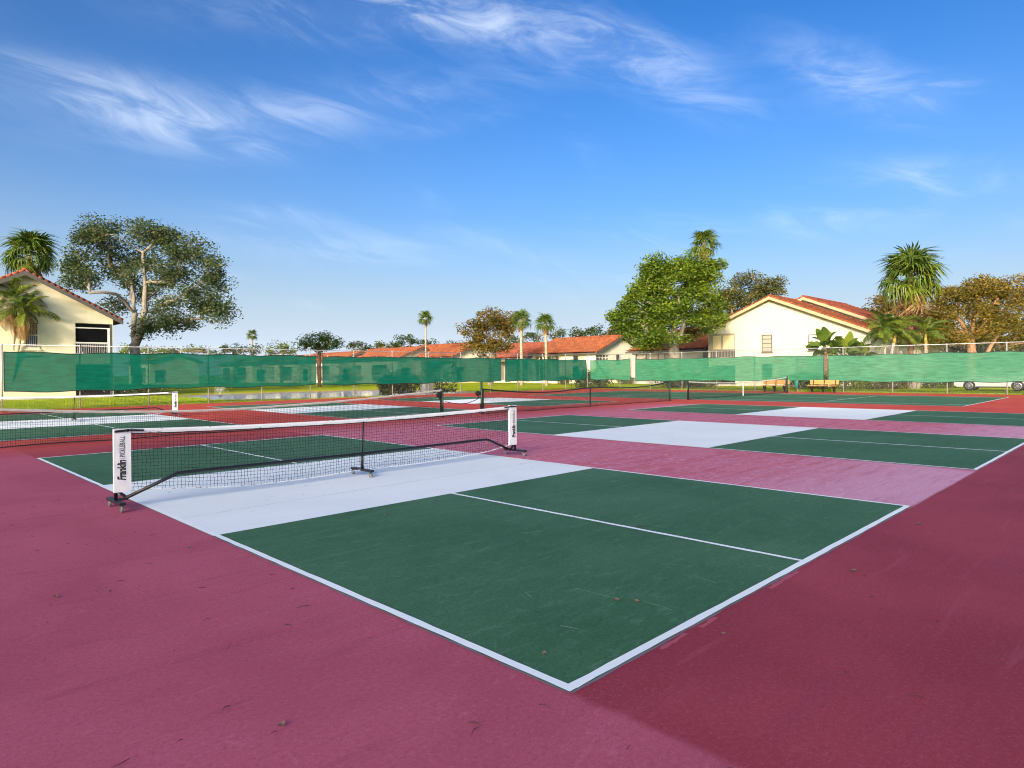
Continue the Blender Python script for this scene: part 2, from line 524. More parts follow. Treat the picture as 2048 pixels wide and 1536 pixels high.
def ground_mat():
    m, n, out = mat('lawn and soil')
    oc = n.new('ShaderNodeTexCoord').outputs['Object']
    broad = n.noise(oc, .22, 4, .6, .4); mid = n.noise(oc, 1.7, 5, .65); fn = n.noise(oc, 16, 4, .7)
    col = n.mix(n.ss(broad, .35, .65), (.24, .35, .004), (.40, .43, .006))
    col = n.mix(n.m('MULTIPLY', n.ss(mid, .5, .72), .5), col, (.44, .38, .02))
    col = n.mix(n.m('MULTIPLY', n.ss(fn, .45, .7), .55), col, (.14, .24, .004))
    sp = n.new('ShaderNodeSeparateXYZ'); n.link(oc, sp.inputs[0])
    z = n.m('ADD', sp.outputs[2], n.m('MULTIPLY', n.m('SUBTRACT', mid, .5), .05))
    sand = n.m('SUBTRACT', 1.0, n.ss(z, -.085, -.05))
    col = n.mix(sand, col, n.mix(fn, (.30, .19, .09), (.46, .33, .18)))
    principled(n, out, col, 1.0, fn, .5, .05, Specular_IOR_Level=0.0)
    return m
def water_mat():
    m, n, out = mat('pond water')
    oc = n.new('ShaderNodeTexCoord').outputs['Object']
    nz = n.noise(n.mapping(oc, scale=(1, 1, 1)), 2.2, 4, .6, .3)
    principled(n, out, (.10, .145, .18), .10, nz, .8, .14, Specular_IOR_Level=.8)
    return m
LAWN, WATER = ground_mat(), water_mat()

L_OAK = leaf_mat('oak leaves', [(0, (.030, .050, .020)), (.4, (.060, .092, .034)), (.8, (.11, .145, .052)), (1, (.20, .20, .08))])
L_GREEN = leaf_mat('bright green leaves', [(0, (.030, .066, .008)), (.4, (.082, .142, .012)), (.75, (.17, .24, .015)), (1, (.32, .36, .02))])
L_OLIVE = leaf_mat('olive green leaves', [(0, (.020, .040, .012)), (.5, (.050, .085, .022)), (1, (.12, .14, .035))])
L_RUST = leaf_mat('rusty orange leaves', [(0, (.040, .050, .012)), (.35, (.095, .090, .016)), (.7, (.20, .12, .018)), (1, (.28, .18, .03))])
L_RUSTG = leaf_mat('rust and green leaves', [(0, (.030, .048, .012)), (.4, (.070, .090, .018)), (.75, (.15, .12, .022)), (1, (.22, .18, .03))])
L_GOLD = leaf_mat('golden leaves', [(0, (.050, .060, .014)), (.35, (.12, .11, .018)), (.7, (.24, .16, .022)), (1, (.33, .25, .04))])
L_HEDGE = leaf_mat('hedge leaves', [(0, (.018, .045, .008)), (.5, (.050, .105, .014)), (1, (.12, .19, .025))])
L_PALM = leaf_mat('palm fronds', [(0, (.040, .075, .014)), (.5, (.09, .145, .024)), (1, (.20, .25, .04))], .3, .4)
L_PALMY = leaf_mat('yellow green palm fronds', [(0, (.07, .11, .014)), (.5, (.17, .22, .024)), (1, (.33, .35, .05))], .35, .4)
L_DEAD = leaf_mat('dead fronds', [(0, (.12, .065, .03)), (.5, (.28, .165, .07)), (1, (.45, .31, .15))], .3, .8)
L_GRASS = leaf_mat('grass blades', [(0, (.12, .24, .004)), (.5, (.27, .38, .006)), (1, (.50, .50, .015))], .35, .9, 0.0)
B_OAK = bark_mat('pale oak bark', (.15, .13, .105), (.30, .265, .22))
B_GUMBO = bark_mat('copper bark', (.20, .10, .055), (.38, .22, .13))
B_GREY = bark_mat('grey bark', (.13, .105, .08), (.28, .22, .16))
B_PALM = ring_bark('ringed palm bark', (.24, .18, .13), (.42, .34, .26))
B_BOOT = ring_bark('booted palm bark', (.07, .042, .028), (.22, .13, .075))
B_GREEN = ring_bark('green crown shaft', (.22, .20, .05), (.42, .34, .08))

# ------------------------------------------------------------------ ground, pond, court slab
def pond_depth(x, y):
    """>0 inside the pond, in metres from its shore (rounded box, wobbling shore)"""
    cx, cy, hx, hy, r = 25.0, 46.4, 10.2, 8.6, 4.5
    wob = .35 * math.sin(x * .9) + .3 * math.sin(y * .7 + 1) + .25 * math.sin(x * .37 + 2)
    dx, dy = abs(x - cx) - (hx - r), abs(y - cy) - (hy - r)
    d = math.hypot(max(dx, 0), max(dy, 0)) + min(max(dx, dy), 0) - r
    return -(d + wob)


def axis(lo, hi, a, b, fine_step):
    out = []; v = lo
    while v < hi:
        out.append(v)
        if a <= v <= b: v += fine_step
        else:
            dist = max(a - v, v - b, 0); v += min(max(2.0, dist * .22), 120)
            if out[-1] < a < v: v = a
    out.append(hi); return out


gx = axis(-900, 1500, 6, 46, .8); gy = axis(-900, 1500, 34.4, 62, .8)
gv, gf = [], []
for yy in gy:
    for xx in gx:
        d = pond_depth(xx, yy)
        z = -.035 + .02 * math.sin(xx * .21) * math.cos(yy * .17) if yy > 36 or xx > 46 else -.035
        if d > -1.0: z -= .55 * min(1, max(0, (d + 1.0) / 3.0))
        gv.append((xx, yy, z))
nx_ = len(gx)
for j in range(len(gy) - 1):
    for i in range(nx_ - 1):
        a = j * nx_ + i; gf.append((a, a + 1, a + 1 + nx_, a + nx_))
ground = link('ground', mesh_np('ground', gv, gf), LAWN, smooth=True); ground['kind'] = 'structure'

wv_, wf_ = [], []
for j in range(25):
    for i in range(29):
        wv_.append((12.6 + i * .9, 35.9 + j * .9, -.13))
for j in range(24):
    for i in range(28):
        a = j * 29 + i
        xc, yc, _ = wv_[a]
        if pond_depth(xc + .45, yc + .45) > -1.4: wf_.append((a, a + 1, a + 30, a + 29))
pond = link('pond_water', mesh_np('pond_water', wv_, wf_), WATER); pond['kind'] = 'structure'

mb = MB(); N_ = 60
SX0, SX1, SY0, SY1 = -30.0, 45.15, -30.0, 35.62
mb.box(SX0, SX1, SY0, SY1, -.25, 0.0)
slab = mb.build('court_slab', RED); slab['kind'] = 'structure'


def ragged_line(a, b, width, z, seed, jit=.004, step=.22):
    """painted line from a to b with slightly uneven edges"""
    rr = random.Random(seed); a, b = Vector((*a, 0)), Vector((*b, 0)); d = b - a; L = d.length; d.normalize()
    s = Vector((-d.y, d.x, 0)); n = max(2, int(L / step)); m = MB(); prev = None
    for i in range(n + 1):
        p = a + d * (L * i / n)
        l = p + s * (width / 2 + rr.uniform(-jit, jit)); r = p - s * (width / 2 + rr.uniform(-jit, jit))
        cur = ((l.x, l.y, z), (r.x, r.y, z))
        if prev: m.face((prev[0], prev[1], cur[1], cur[0]))
        prev = cur
    return m


def pickleball_court(x0, y0, idx):
    root = bpy.data.objects.new('pickleball_court', None); COL.objects.link(root); root.location = (x0, y0, 0); root['kind'] = 'structure'
    W_, H_, K0, K1 = 6.1, 13.41, 4.572, 8.84
    for (a, b) in ((0, K0), (K1, H_)):
        MB().face([(x0, y0 + a, .004), (x0 + W_, y0 + a, .004), (x0 + W_, y0 + b, .004), (x0, y0 + b, .004)]).build('green_zone', GREEN, root)
    MB().face([(x0, y0 + K0, .0045), (x0 + W_, y0 + K0, .0045), (x0 + W_, y0 + K1, .0045), (x0, y0 + K1, .0045)]).build('kitchen_zone', WHITE, root)
    lw = .055; e = lw / 2
    edges = [((x0 + e, y0), (x0 + e, y0 + H_)), ((x0 + W_ - e, y0), (x0 + W_ - e, y0 + H_)),
             ((x0 + lw, y0 + e), (x0 + W_ - lw, y0 + e)), ((x0 + lw, y0 + H_ - e), (x0 + W_ - lw, y0 + H_ - e)),
             ((x0 + W_ / 2, y0 + lw), (x0 + W_ / 2, y0 + K0)), ((x0 + W_ / 2, y0 + K1), (x0 + W_ / 2, y0 + H_ - lw))]
    for k, (a, b) in enumerate(edges):
        ragged_line(a, b, lw if k < 4 else .05, .009, idx * 10 + k, .0035 if idx == 0 else .003, .16).build('line', LINE, root)
    # thin bluish gap of old paint left along the outside of the tape line
    g = .013
    for k, (a, b) in enumerate((((x0 - g / 2, y0), (x0 - g / 2, y0 + H_)), ((x0 + W_ + g / 2, y0), (x0 + W_ + g / 2, y0 + H_)),
                   ((x0, y0 - g / 2), (x0 + W_, y0 - g / 2)), ((x0, y0 + H_ + g / 2), (x0 + W_, y0 + H_ + g / 2)))):
        ragged_line(a, b, g, .0035, idx * 10 + 90 + k, .0055, .11).build('old_paint_edge', SEAM, root)
    return root


OFFX = (0.0, 9.81, 19.64)
courts = []
for i, ox in enumerate(OFFX): courts.append(pickleball_court(ox, 0.0, i))
for i, ox in enumerate((0.02, 9.85, 19.55)): courts.append(pickleball_court(ox, 18.2, i + 3))
# seam across the near kitchen
ragged_line((.06, 5.62), (6.04, 5.78), .009, .0095, 501, .003, .12).build('seam_crack', simple('kitchen seam', (.45, .47, .52), .8), courts[0])
# smears of pink primer beside the near baseline
sc_mat = simple('pale scuff', (.16, .28, .21), .8, .3)
for k, (p, q) in enumerate((((1150, 1178), (1238, 1200)), ((1285, 1203), (1345, 1222)), ((1392, 1155), (1432, 1167)), ((1050, 1186), (1062, 1195)), ((1120, 1253), (1158, 1260)))):
    p, q = gnd(*p), gnd(*q); ragged_line((p.x, p.y), (q.x, q.y), .006, .0065, 800 + k, .002, .05).build('scuff_mark', sc_mat, courts[0])
pr_mat = simple('pink primer', (.42, .075, .11), .7, .2)
for k, (x, y, L_, w_) in enumerate(((.75, -.045, .30, .030), (1.2, -.05, .22, .03), (2.2, -.045, .55, .028))):
    ragged_line((x, y), (x + L_, y + .012), w_, .003, 700 + k, .008, .05).build('primer_smear', pr_mat, courts[0])

tc_ = bpy.data.objects.new('tennis_court', None); COL.objects.link(tc_); tc_.location = (35.2, 16.2, 0); tc_['kind'] = 'structure'
TX0, TX1, TY0, TY1 = 29.66, 40.63, 3.85, 28.4
MB().face([(TX0, TY0, .004), (TX1, TY0, .004), (TX1, TY1, .004), (TX0, TY1, .004)]).build('green_zone', GREEN, tc_)
for k, (a, b) in enumerate((((TX0, TY0), (TX0, TY1)), ((TX1, TY0), (TX1, TY1)), ((TX0, TY0), (TX1, TY0)), ((TX0, TY1), (TX1, TY1)),
             ((TX0 + 1.37, TY0), (TX0 + 1.37, TY1)), ((TX1 - 1.37, TY0), (TX1 - 1.37, TY1)),
             ((TX0 + 1.37, 9.8), (TX1 - 1.37, 9.8)), ((TX0 + 1.37, 22.6), (TX1 - 1.37, 22.6)), ((35.15, 9.8), (35.15, 22.6)))):
    ragged_line(a, b, .055, .009 + .0006 * k, 600 + k).build('line', LINE, tc_)


# ------------------------------------------------------------------ nets
def net_grid(xs, top, bottom, cell, Y, rad, seed, sagy=0.0):
    """square net between top(x) and bottom(x) as thin three-sided cords"""
    rr = np.random.default_rng(seed)
    x0, x1 = xs; nx = int((x1 - x0) / cell); nz = int((top((x0 + x1) / 2) - bottom((x0 + x1) / 2)) / cell) + 1
    X = np.linspace(x0, x1, nx + 1)
    T = np.array([top(v) for v in X]); B = np.array([bottom(v) for v in X])
    P = np.zeros((nx + 1, nz + 1, 3))
    for k in range(nz + 1):
        f = k / nz
        P[:, k, 0] = X + rr.normal(0, cell * .07, nx + 1) * (0.3 + f)
        P[:, k, 1] = Y + rr.normal(0, .006, nx + 1) + sagy * math.sin(math.pi * f)
        P[:, k, 2] = T + (B - T) * f + (rr.normal(0, cell * .06, nx + 1) if 0 < k < nz else 0)
    segs = [(P[i, k], P[i + 1, k]) for k in range(nz + 1) for i in range(nx)]
    segs += [(P[i, k], P[i, k + 1]) for i in range(nx + 1) for k in range(nz)]
    A = np.array([s[0] for s in segs]); Bq = np.array([s[1] for s in segs])
    D = Bq - A; D /= np.linalg.norm(D, axis=1, keepdims=True) + 1e-9
    S = np.cross(D, np.array([0, 1, 0])); S /= np.linalg.norm(S, axis=1, keepdims=True) + 1e-9
    Tn = np.cross(D, S)
    vs = []
    for base in (A, Bq):
        for a in (0, 2.0944, 4.18879):
            vs.append(base + (S * math.cos(a) + Tn * math.sin(a)) * rad)
    V = np.stack(vs, 1).reshape(-1, 3)
    m = len(A); b = (np.arange(m) * 6)[:, None]
    F = np.concatenate([b + np.array([[0, 1, 4, 3]]), b + np.array([[1, 2, 5, 4]]), b + np.array([[2, 0, 3, 5]])], 0)
    return V, F


def np_part(name, V, F, mt, parent, kind=None):
    o = link(name, mesh_np(name, np.asarray(V) - np.array(world_loc(parent)), F), mt, parent)
    if kind: o['kind'] = kind
    return o


def lerp_curve(pts):
    xs_ = [p[0] for p in pts]; zs_ = [p[1] for p in pts]
    def f(x):
        if x <= xs_[0]: return zs_[0]
        for i in range(len(xs_) - 1):
            if x <= xs_[i + 1]:
                t = (x - xs_[i]) / (xs_[i + 1] - xs_[i]); m0 = (zs_[min(i + 1, len(zs_) - 1)] - zs_[max(i - 1, 0)]) / (xs_[min(i + 1, len(xs_) - 1)] - xs_[max(i - 1, 0)])
                m1 = (zs_[min(i + 2, len(zs_) - 1)] - zs_[i]) / (xs_[min(i + 2, len(xs_) - 1)] - xs_[i]); h = xs_[i + 1] - xs_[i]
                return (2 * t ** 3 - 3 * t ** 2 + 1) * zs_[i] + (t ** 3 - 2 * t * t + t) * h * m0 + (3 * t * t - 2 * t ** 3) * zs_[i + 1] + (t ** 3 - t * t) * h * m1
        return zs_[-1]
    return f


def ribbon(x0, x1, top, width, Y, n, thick=.012, wob=0.0, seed=1):
    """folded cloth band hanging on the top cord"""
    rr = random.Random(seed); m = MB(); prev = None
    for i in range(n + 1):
        x = x0 + (x1 - x0) * i / n; z = top(x); wv2 = width * (1 + rr.uniform(-wob, wob)); y = Y + rr.uniform(-wob, wob) * .02
        cur = [(x, y - thick / 2, z - wv2), (x, y - thick, z - wv2 * .4), (x, y - thick * .5, z), (x, y + thick * .5, z), (x, y + thick, z - wv2 * .4), (x, y + thick / 2, z - wv2)]
        if prev:
            for k in range(5): m.face((prev[k], prev[k + 1], cur[k + 1], cur[k]))
        prev = cur
    return m


def text_mesh(name, body, size, shear=0.0, offset=0.0, spacing=1.0, sx=1.0):
    cu = bpy.data.curves.new(name, 'FONT'); cu.body = body; cu.size = size; cu.shear = shear; cu.offset = offset
    cu.space_character = spacing; cu.extrude = .0006; cu.resolution_u = 3
    o = bpy.data.objects.new(name, cu); COL.objects.link(o); bpy.context.view_layer.update()
    me = bpy.data.meshes.new_from_object(o.evaluated_get(bpy.context.evaluated_depsgraph_get()))
    bpy.data.objects.remove(o); me.materials.clear()
    co = np.zeros(len(me.vertices) * 3, np.float32); me.vertices.foreach_get('co', co); co = co.reshape(-1, 3)
    co[:, 0] -= co[:, 0].min(); co[:, 0] *= sx; me.vertices.foreach_set('co', co.ravel()); me.update()
    return me, co[:, 0].max(), co[:, 1].max()


ME_F, LF, HF = text_mesh('brand_word', 'Franklin', .1, .28, .0032, .93)
ME_P, LP, HP = text_mesh('sport_word', 'PICKLEBALL', .1, 0, .0006, 1.06)


def portable_net(loc, label):
    """posts from x = 0 to 6.74, net in the plane y = 0"""
    t = thing('pickleball_net', (0, 0, 0), label, 'net', 'portable pickleball nets')
    W_ = 6.74
    top = lerp_curve([(0, .955), (1.2, .915), (3.36, .887), (5.5, .912), (W_, .945)])
    bot = lerp_curve([(.15, .205), (.5, .185), (1.4, .10), (2.4, .075), (3.3, .10), (4.4, .085), (5.9, .13), (W_ - .15, .205)])
    for x, s in ((0, 1), (W_, -1)):
        MB().tube([(x, 0, .10), (x, 0, .965)], .020, 10).build('end_post', BLACK, t, True)
        ft = MB().box(x - .035, x + .035, -.28, .28, .085, .118).build('foot_bar', BLACK, t, bevel=.004)
        MB().bar((x, 0, .24), (x + s * .12, 0, .125), .032, .032).build('brace', BLACK, t)
        MB().bar((x, 0, .117), (x + s * .13, 0, .117), .03, .03).build('socket', BLACK, t)
    ft = MB().box(W_ / 2 - .035, W_ / 2 + .035, -.28, .28, .085, .118).build('foot_bar', BLACK, t, bevel=.004)
    MB().tube([(W_ / 2, 0, .11), (W_ / 2, 0, .36)], .024, 10).tube([(W_ / 2 + .004, 0, .36), (W_ / 2 + .03, 0, .845)], .013, 8).build('centre_post', BLACK, t, True)
    MB().tube([(.10, 0, .125), (.68, 0, .352), (.76, 0, .36), (W_ / 2, 0, .35), (W_ - .78, 0, .36), (W_ - .70, 0, .352), (W_ - .12, 0, .112)], .0215, 10).build('frame_tube', BLACK, t, True)
    for x in (0, W_ / 2, W_):
        for y in (-.25, .25):
            c = MB().bar((x, y, .085), (x, y + .01, .05), .03, .012).build('caster', BLACK, t)
            MB().lathe((x, y + .012, .042), [(.012, -.013), (.036, -.013), (.042, -.007), (.042, .007), (.036, .013), (.012, .013)], 14, 'x').build('wheel', RUBBER, c)
            MB().lathe((x, y + .012, .042), [(.001, -.016), (.012, -.016), (.012, .016), (.001, .016)], 8, 'x').build('hub', STEEL, c)
    V, F = net_grid((.15, W_ - .15), top, bot, .0445, 0.0, .0025, 3)
    np_part('net_mesh', V, F, CORD, t)
    ribbon(.17, W_ - .17, lambda x: top(x) + .004, .056, 0, 60, .014, .12, 4).build('top_band', BAND, t)
    MB().tube([(x, -.008, top(x) - .056) for x in np.linspace(.17, W_ - .17, 50)], .006, 5).build('band_cord', CORD, t)
    MB().tube([(x, 0, bot(x)) for x in np.linspace(.15, W_ - .15, 60)], .007, 5).build('bottom_cord', BAND, t)
    for x, s in ((0, 1), (W_, -1)):
        a, b = sorted((x - s * .022, x + s * .160)); zb, zt = .205, .958
        m = MB(); n1, n2 = 8, 16
        gp = {}
        for i in range(n1 + 1):
            for j in range(n2 + 1):
                u, v = i / n1, j / n2; xx = a + (b - a) * u; zz = zb + (zt - zb) * v - (.03 * (1 - v) ** 6 * (u if s > 0 else 1 - u) * 0)
                gp[i, j] = (xx, -.026 + .003 * math.sin(v * 17 + u * 6) * math.sin(u * 3.1), zz)
        for i in range(n1):
            for j in range(n2): m.face((gp[i, j], gp[i + 1, j], gp[i + 1, j + 1], gp[i, j + 1]))
        for i in range(n1): m.face([(gp[i, n2][0], -.024, zt), (gp[i + 1, n2][0], -.024, zt), (gp[i + 1, n2][0], .024, zt), (gp[i, n2][0], .024, zt)])
        for j in range(n2):
            for i0, xx in ((0, a), (n1, b)): m.face([(xx, -.026, gp[0, j][2]), (xx, -.026, gp[0, j + 1][2]), (xx, .024, gp[0, j + 1][2]), (xx, .024, gp[0, j][2])])
        m.face([(a, .024, zb), (b, .024, zb), (b, .024, zt), (a, .024, zt)])
        sl = m.build('end_sleeve', SLEEVE, t, True)
        for me, nm, L_, cap, z0, zl, cxx, hh in ((ME_F, 'lettering', LF, HF, zb + .14, .245, .42, .088), (ME_P, 'lettering', LP, HP, zb + .42, .245, .47, .056)):
            k = zl / L_; kh = hh / cap
            xo = (a + .182 * cxx) if s > 0 else (a + .182 * (cxx + .1))
            o = link(nm, me, INK, sl)
            o.matrix_local = Matrix(((0, -kh, 0, xo + hh / 2), (0, 0, -1, -.0305), (k, 0, 0, z0), (0, 0, 0, 1)))
        xo = a + .182 * (.45 if s > 0 else .55)
        MB().box(xo - .026, xo + .026, -.0312, -.0302, zb + .398, zb + .401).build('lettering_rule', INK, sl)
        c, d = (x - .015 * s, x + .30 * s)
        MB().bar((c, -.034, .930), (x + .14 * s, -.034, .938), .008, .026).bar((x + .14 * s, -.036, .938), (d, -.03, .925), .008, .024).build('buckle_strap', BLACK, t)
        MB().box(x + .12 * s - .012, x + .12 * s + .012, -.046, -.036, .920, .956).build('buckle', BLACK, t)
    t.location = loc
    return t


pn = portable_net((-.305, 6.74, 0), 'black framed portable net with white end sleeves across the nearest court')
pn2 = copy_tree(pn)
pn2.location = (-.44, 24.9, 0)
tag(pn2, 'far portable net behind the long sagging tennis net at the left edge', 'net', 'portable pickleball nets')


def tennis_net(x0, x1, Y, prof, label, band, strap_x=None, strap_mat=None, reel=None, postcol=None, post_h=(1.07, 1.07), old=False):
    t = thing('tennis_net', ((x0 + x1) / 2, Y, 0), label, 'net', 'tennis nets strung in a line')
    top = lerp_curve(prof); bot = lambda x: .03 + .012 * math.sin(x * 2.1)
    for x, h_, s in ((x0, post_h[0], -1), (x1, post_h[1], 1)):
        p = MB().tube([(x, Y, 0), (x, Y, h_)], .042, 12).build('net_post', postcol or POSTGREEN, t, True)
        MB().lathe((x, Y, h_), [(.046, -.03), (.046, .012), (.03, .022), (.001, .024)], 12).build('post_cap', BLACK, p, True)
    V, F = net_grid((x0 + .06, x1 - .06), top, bot, .046, Y, .0032, int(x0 * 7) + 50)
    np_part('net_mesh', V, F, CORD, t)
    ribbon(x0 + .05, x1 - .05, lambda x: top(x) + .01, .055 if not old else .06, Y, 90, .016, .15 if old else .05, 6).build('headband', band, t)
    for x in (x0 + .07, x1 - .07):
        MB().box(x - .035, x + .035, Y - .012, Y + .012, .05, top(x) - .01).build('side_tape', CORD, t)
    MB().tube([(x, Y, bot(x)) for x in np.linspace(x0 + .06, x1 - .06, 70)], .012, 5).build('bottom_tape', CORD, t)
    if strap_x:
        MB().box(strap_x - .03, strap_x + .03, Y - .018, Y + .018, .0, top(strap_x) + .015).build('centre_strap', strap_mat, t)
    if reel:
        for x in reel:
            MB().lathe((x, Y, .80), [(.001, -.05), (.09, -.05), (.10, -.02), (.10, .02), (.09, .05), (.001, .05)], 14, 'y').build('crank_reel', BLACK, t)
            MB().bar((x, Y - .06, .80), (x - .06, Y - .06, .58), .02, .02).build('crank_handle', BLACK, t)
            MB().bar((x + .1, Y - .02, .42), (x + .17, Y - .02, 0.0), .05, .03).build('post_stay', BLACK, t)
    return t


TY = 16.2
tennis_net(-.5, 12.33, TY, [(-.5, .90), (1.8, .735), (4.1, .655), (7.0, .70), (10, .83), (12.33, .985)],
           'long sagging tennis net with grey headband behind the nearest court', BAND_OLD, post_h=(1.05, 1.0), old=True, reel=(12.18,))
tennis_net(14.22, 27.45, TY, [(14.22, .97), (16.4, .80), (18.3, .755), (20.8, .865), (23.6, .80), (25.6, .85), (27.45, 1.02)],
           'middle tennis net with dark headband dipping on both sides of its centre', CORD, 20.8, CORD, reel=(14.04,), post_h=(1.20, 1.06))
tennis_net(29.25, 42.3, TY, [(29.25, .99), (32, .88), (35.6, .835), (39, .90), (42.3, 1.05)],
           'farthest tennis net with a white centre strap in front of the bench', BAND_OLD, 35.75, TRIM, post_h=(1.06, 1.08), postcol=BLACK)
cab = MB().tube([(12.46, TY, .55), (12.7, TY - .02, .50), (13.1, TY - .03, .44), (13.5, TY - .03, .46), (13.9, TY - .01, .55), (14.17, TY, .66)], .012, 6).build('slack_cable', CORD, None, True)
tag(cab, 'slack dark cable sagging between the two neighbouring net posts', 'cable')

# ------------------------------------------------------------------ chain link fences and windscreens
FYL, FXR = 35.5, 45.0


def fence(run, a, b, fixed, posts, label):
    P = (lambda s, off, z: (s, fixed + off, z)) if run == 'x' else (lambda s, off, z: (fixed + off, s, z))
    t = thing('chain_link_fence', P((a + b) / 2, 0, 0), label, 'fence', 'chain link fence runs')
    for s in posts:
        p = MB().tube([P(s, 0, -.05), P(s, 0, 3.06)], .034, 10).build('fence_post', GALV, t, True)
        MB().lathe(P(s, 0, 3.06), [(.040, -.03), (.040, .01), (.025, .03), (.001, .035)], 8).build('post_cap', GALV, p, True)
    MB().tube([P(a, 0, 3.05), P(b, 0, 3.05)], .022, 8).build('top_rail', GALV, t, True)
    MB().tube([P(a, -.03, .06), P(b, -.03, .06)], .005, 5).build('tension_wire', WIRE, t)
    sp = .075; H = 2.97; vs, fs = [], []
    n = int((b - a) / sp); k = 0
    for i in range(-int(H / sp) - 1, n + int(H / sp) + 1):
        for sg in (1, -1):
            s0 = a + i * sp; s1 = s0 + sg * H; za, zb = .05, .05 + H
            if sg > 0: lo, hi = s0, s1
            else: lo, hi = s1, s0
            lo2, hi2 = max(lo, a), min(hi, b)
            if hi2 - lo2 < .02: continue
            zf = lambda s: za + (s - s0) * sg
            p0 = Vector(P(lo2, -.04 + .003 * sg, zf(lo2))); p1 = Vector(P(hi2, -.04 + .003 * sg, zf(hi2)))
            d = (p1 - p0).normalized(); nrm = Vector(P(0, 1, 0)) - Vector(P(0, 0, 0)); q = d.cross(nrm).normalized()
            r = .0015
            for p in (p0, p1):
                for an in (0, 2.094, 4.189): vs.append(tuple(p + nrm * (r * math.cos(an)) + q * (r * math.sin(an))))
            o = k * 6; fs += [(o, o + 1, o + 4, o + 3), (o + 1, o + 2, o + 5, o + 4), (o + 2, o, o + 3, o + 5)]; k += 1
    np_part('wire_mesh', vs, fs, WIRE, t)
    return t


fence('x', -4.0, 45.0, FYL, [-3.8, -.75, 2.3, 5.33, 8.38, 11.4, 14.42, 17.5, 20.6, 23.6, 26.7, 29.75, 32.8, 35.85, 38.9, 41.9], 'chain link fence run along the pond side, ending at the far corner')
fence('y', -2.0, 35.46, FXR, [-1.5, 1.5, 4.53, 7.5, 10.5, 13.5, 16.6, 19.7, 22.75, 25.8, 28.8, 31.9, 35.5], 'chain link fence run behind the benches and the farthest court')


def windscreen(run, a, b, fixed, z0, z1, label, seed, slack=.03, folds=(), cloth=None):
    P = (lambda s, off, z: (s, fixed + off, z)) if run == 'x' else (lambda s, off, z: (fixed + off, s, z))
    t = thing('windscreen', P((a + b) / 2, -.08, z0), label, 'windscreen', 'green windscreens tied to the fence')
    rr = random.Random(seed); n = max(8, int(abs(b - a) / .18)); nz = 14
    ph = rr.uniform(0, 6)
    def tp(u): s = a + (b - a) * u; return z1 + slack * math.sin(s * 2.05 + ph) + .5 * slack * math.sin(s * .63 + 2 * ph) + (slack if u in (0, 1) else 0)
    def bt(u): s = a + (b - a) * u; return z0 + slack * .9 * math.sin(s * 2.05 + ph + 2) + .6 * slack * math.sin(s * .71 + ph)
    V, F = [], []
    for i in range(n + 1):
        u = i / n; s = a + (b - a) * u
        for j in range(nz + 1):
            v = j / nz; z = bt(u) + (tp(u) - bt(u)) * v
            off = -.085 + .02 * math.sin(s * 1.9 + ph + v * 2.2) + .012 * math.sin(s * 5.3 + v * 6 + ph) * math.sin(math.pi * v)
            for (fs0, fs1, amp) in folds:
                line = fs0 + (fs1 - fs0) * v
                off -= amp * math.exp(-((s - line) / .10) ** 2) - amp * .8 * math.exp(-((s - line - .22) / .12) ** 2)
            V.append(P(s, off, z))
    for i in range(n):
        for j in range(nz):
            q = i * (nz + 1) + j; F.append((q, q + nz + 1, q + nz + 2, q + 1))
    o = np_part('cloth', V, F, cloth or WINDSCREEN, t); o.data.polygons.foreach_set('use_smooth', [True] * len(F))
    for nm, row in (('top_hem', nz), ('bottom_hem', 0)):
        MB().tube([V[i * (nz + 1) + row] for i in range(n + 1)], .022, 5).build(nm, HEM, t)
    for i in (0, n):
        MB().tube([V[i * (nz + 1) + j] for j in range(nz + 1)], .02, 5).build('side_hem', HEM, t)
    m = MB()
    for i in range(2, n, 5):
        for row, sg in ((nz, 1), (0, -1)):
            p = V[i * (nz + 1) + row]; m.bar((p[0], p[1], p[2] - .02), (p[0] + .03, p[1] + .03, p[2] + sg * rr.uniform(.05, .10)), .012, .012)
    m.build('ties', TRIM, t)['kind'] = 'stuff'
    return t


windscreen('x', 2.36, 17.85, FYL, .88, 2.70, 'long dark green windscreen in front of the pond and the cream house', 1, .035)
windscreen('x', 18.3, 33.9, FYL, .86, 2.66, 'dark green windscreen between the booted palm and the rusty tree', 2)
windscreen('x', 34.35, 44.75, FYL, .83, 2.62, 'green windscreen ending at the far fence corner before the long tiled house', 3, .03, [(43.9, 44.5, .07), (44.4, 43.7, .06)])
windscreen('y', 30.75, 35.1, FXR, .83, 2.58, 'short wrinkled windscreen with diagonal folds beside the far corner', 4, .04, [(33.0, 34.4, .10), (34.6, 33.4, .05)], LIT_CLOTH)
windscreen('y', 14.75, 30.2, FXR, .76, 2.54, 'light green windscreen in front of the ivory gable house', 5, cloth=LIT_CLOTH)
windscreen('y', -1.6, 14.45, FXR, .73, 2.50, 'pale green windscreen at the right edge in front of the parked car', 6, .035, cloth=LIT_CLOTH_PALE)


# ------------------------------------------------------------------ houses
def obox(m, O, U, N, u0, u1, n0, n1, z0, z1):
    i = len(m.v)
    for z in (z0, z1):
        for (u, n) in ((u0, n0), (u1, n0), (u1, n1), (u0, n1)):
            p = O + U * u + N * n; m.v.append((p.x, p.y, z))
    m.f += [tuple(i + k for k in q) for q in ((0, 3, 2, 1), (4, 5, 6, 7), (0, 1, 5, 4), (1, 2, 6, 5), (2, 3, 7, 6), (3, 0, 4, 7))]
    return m


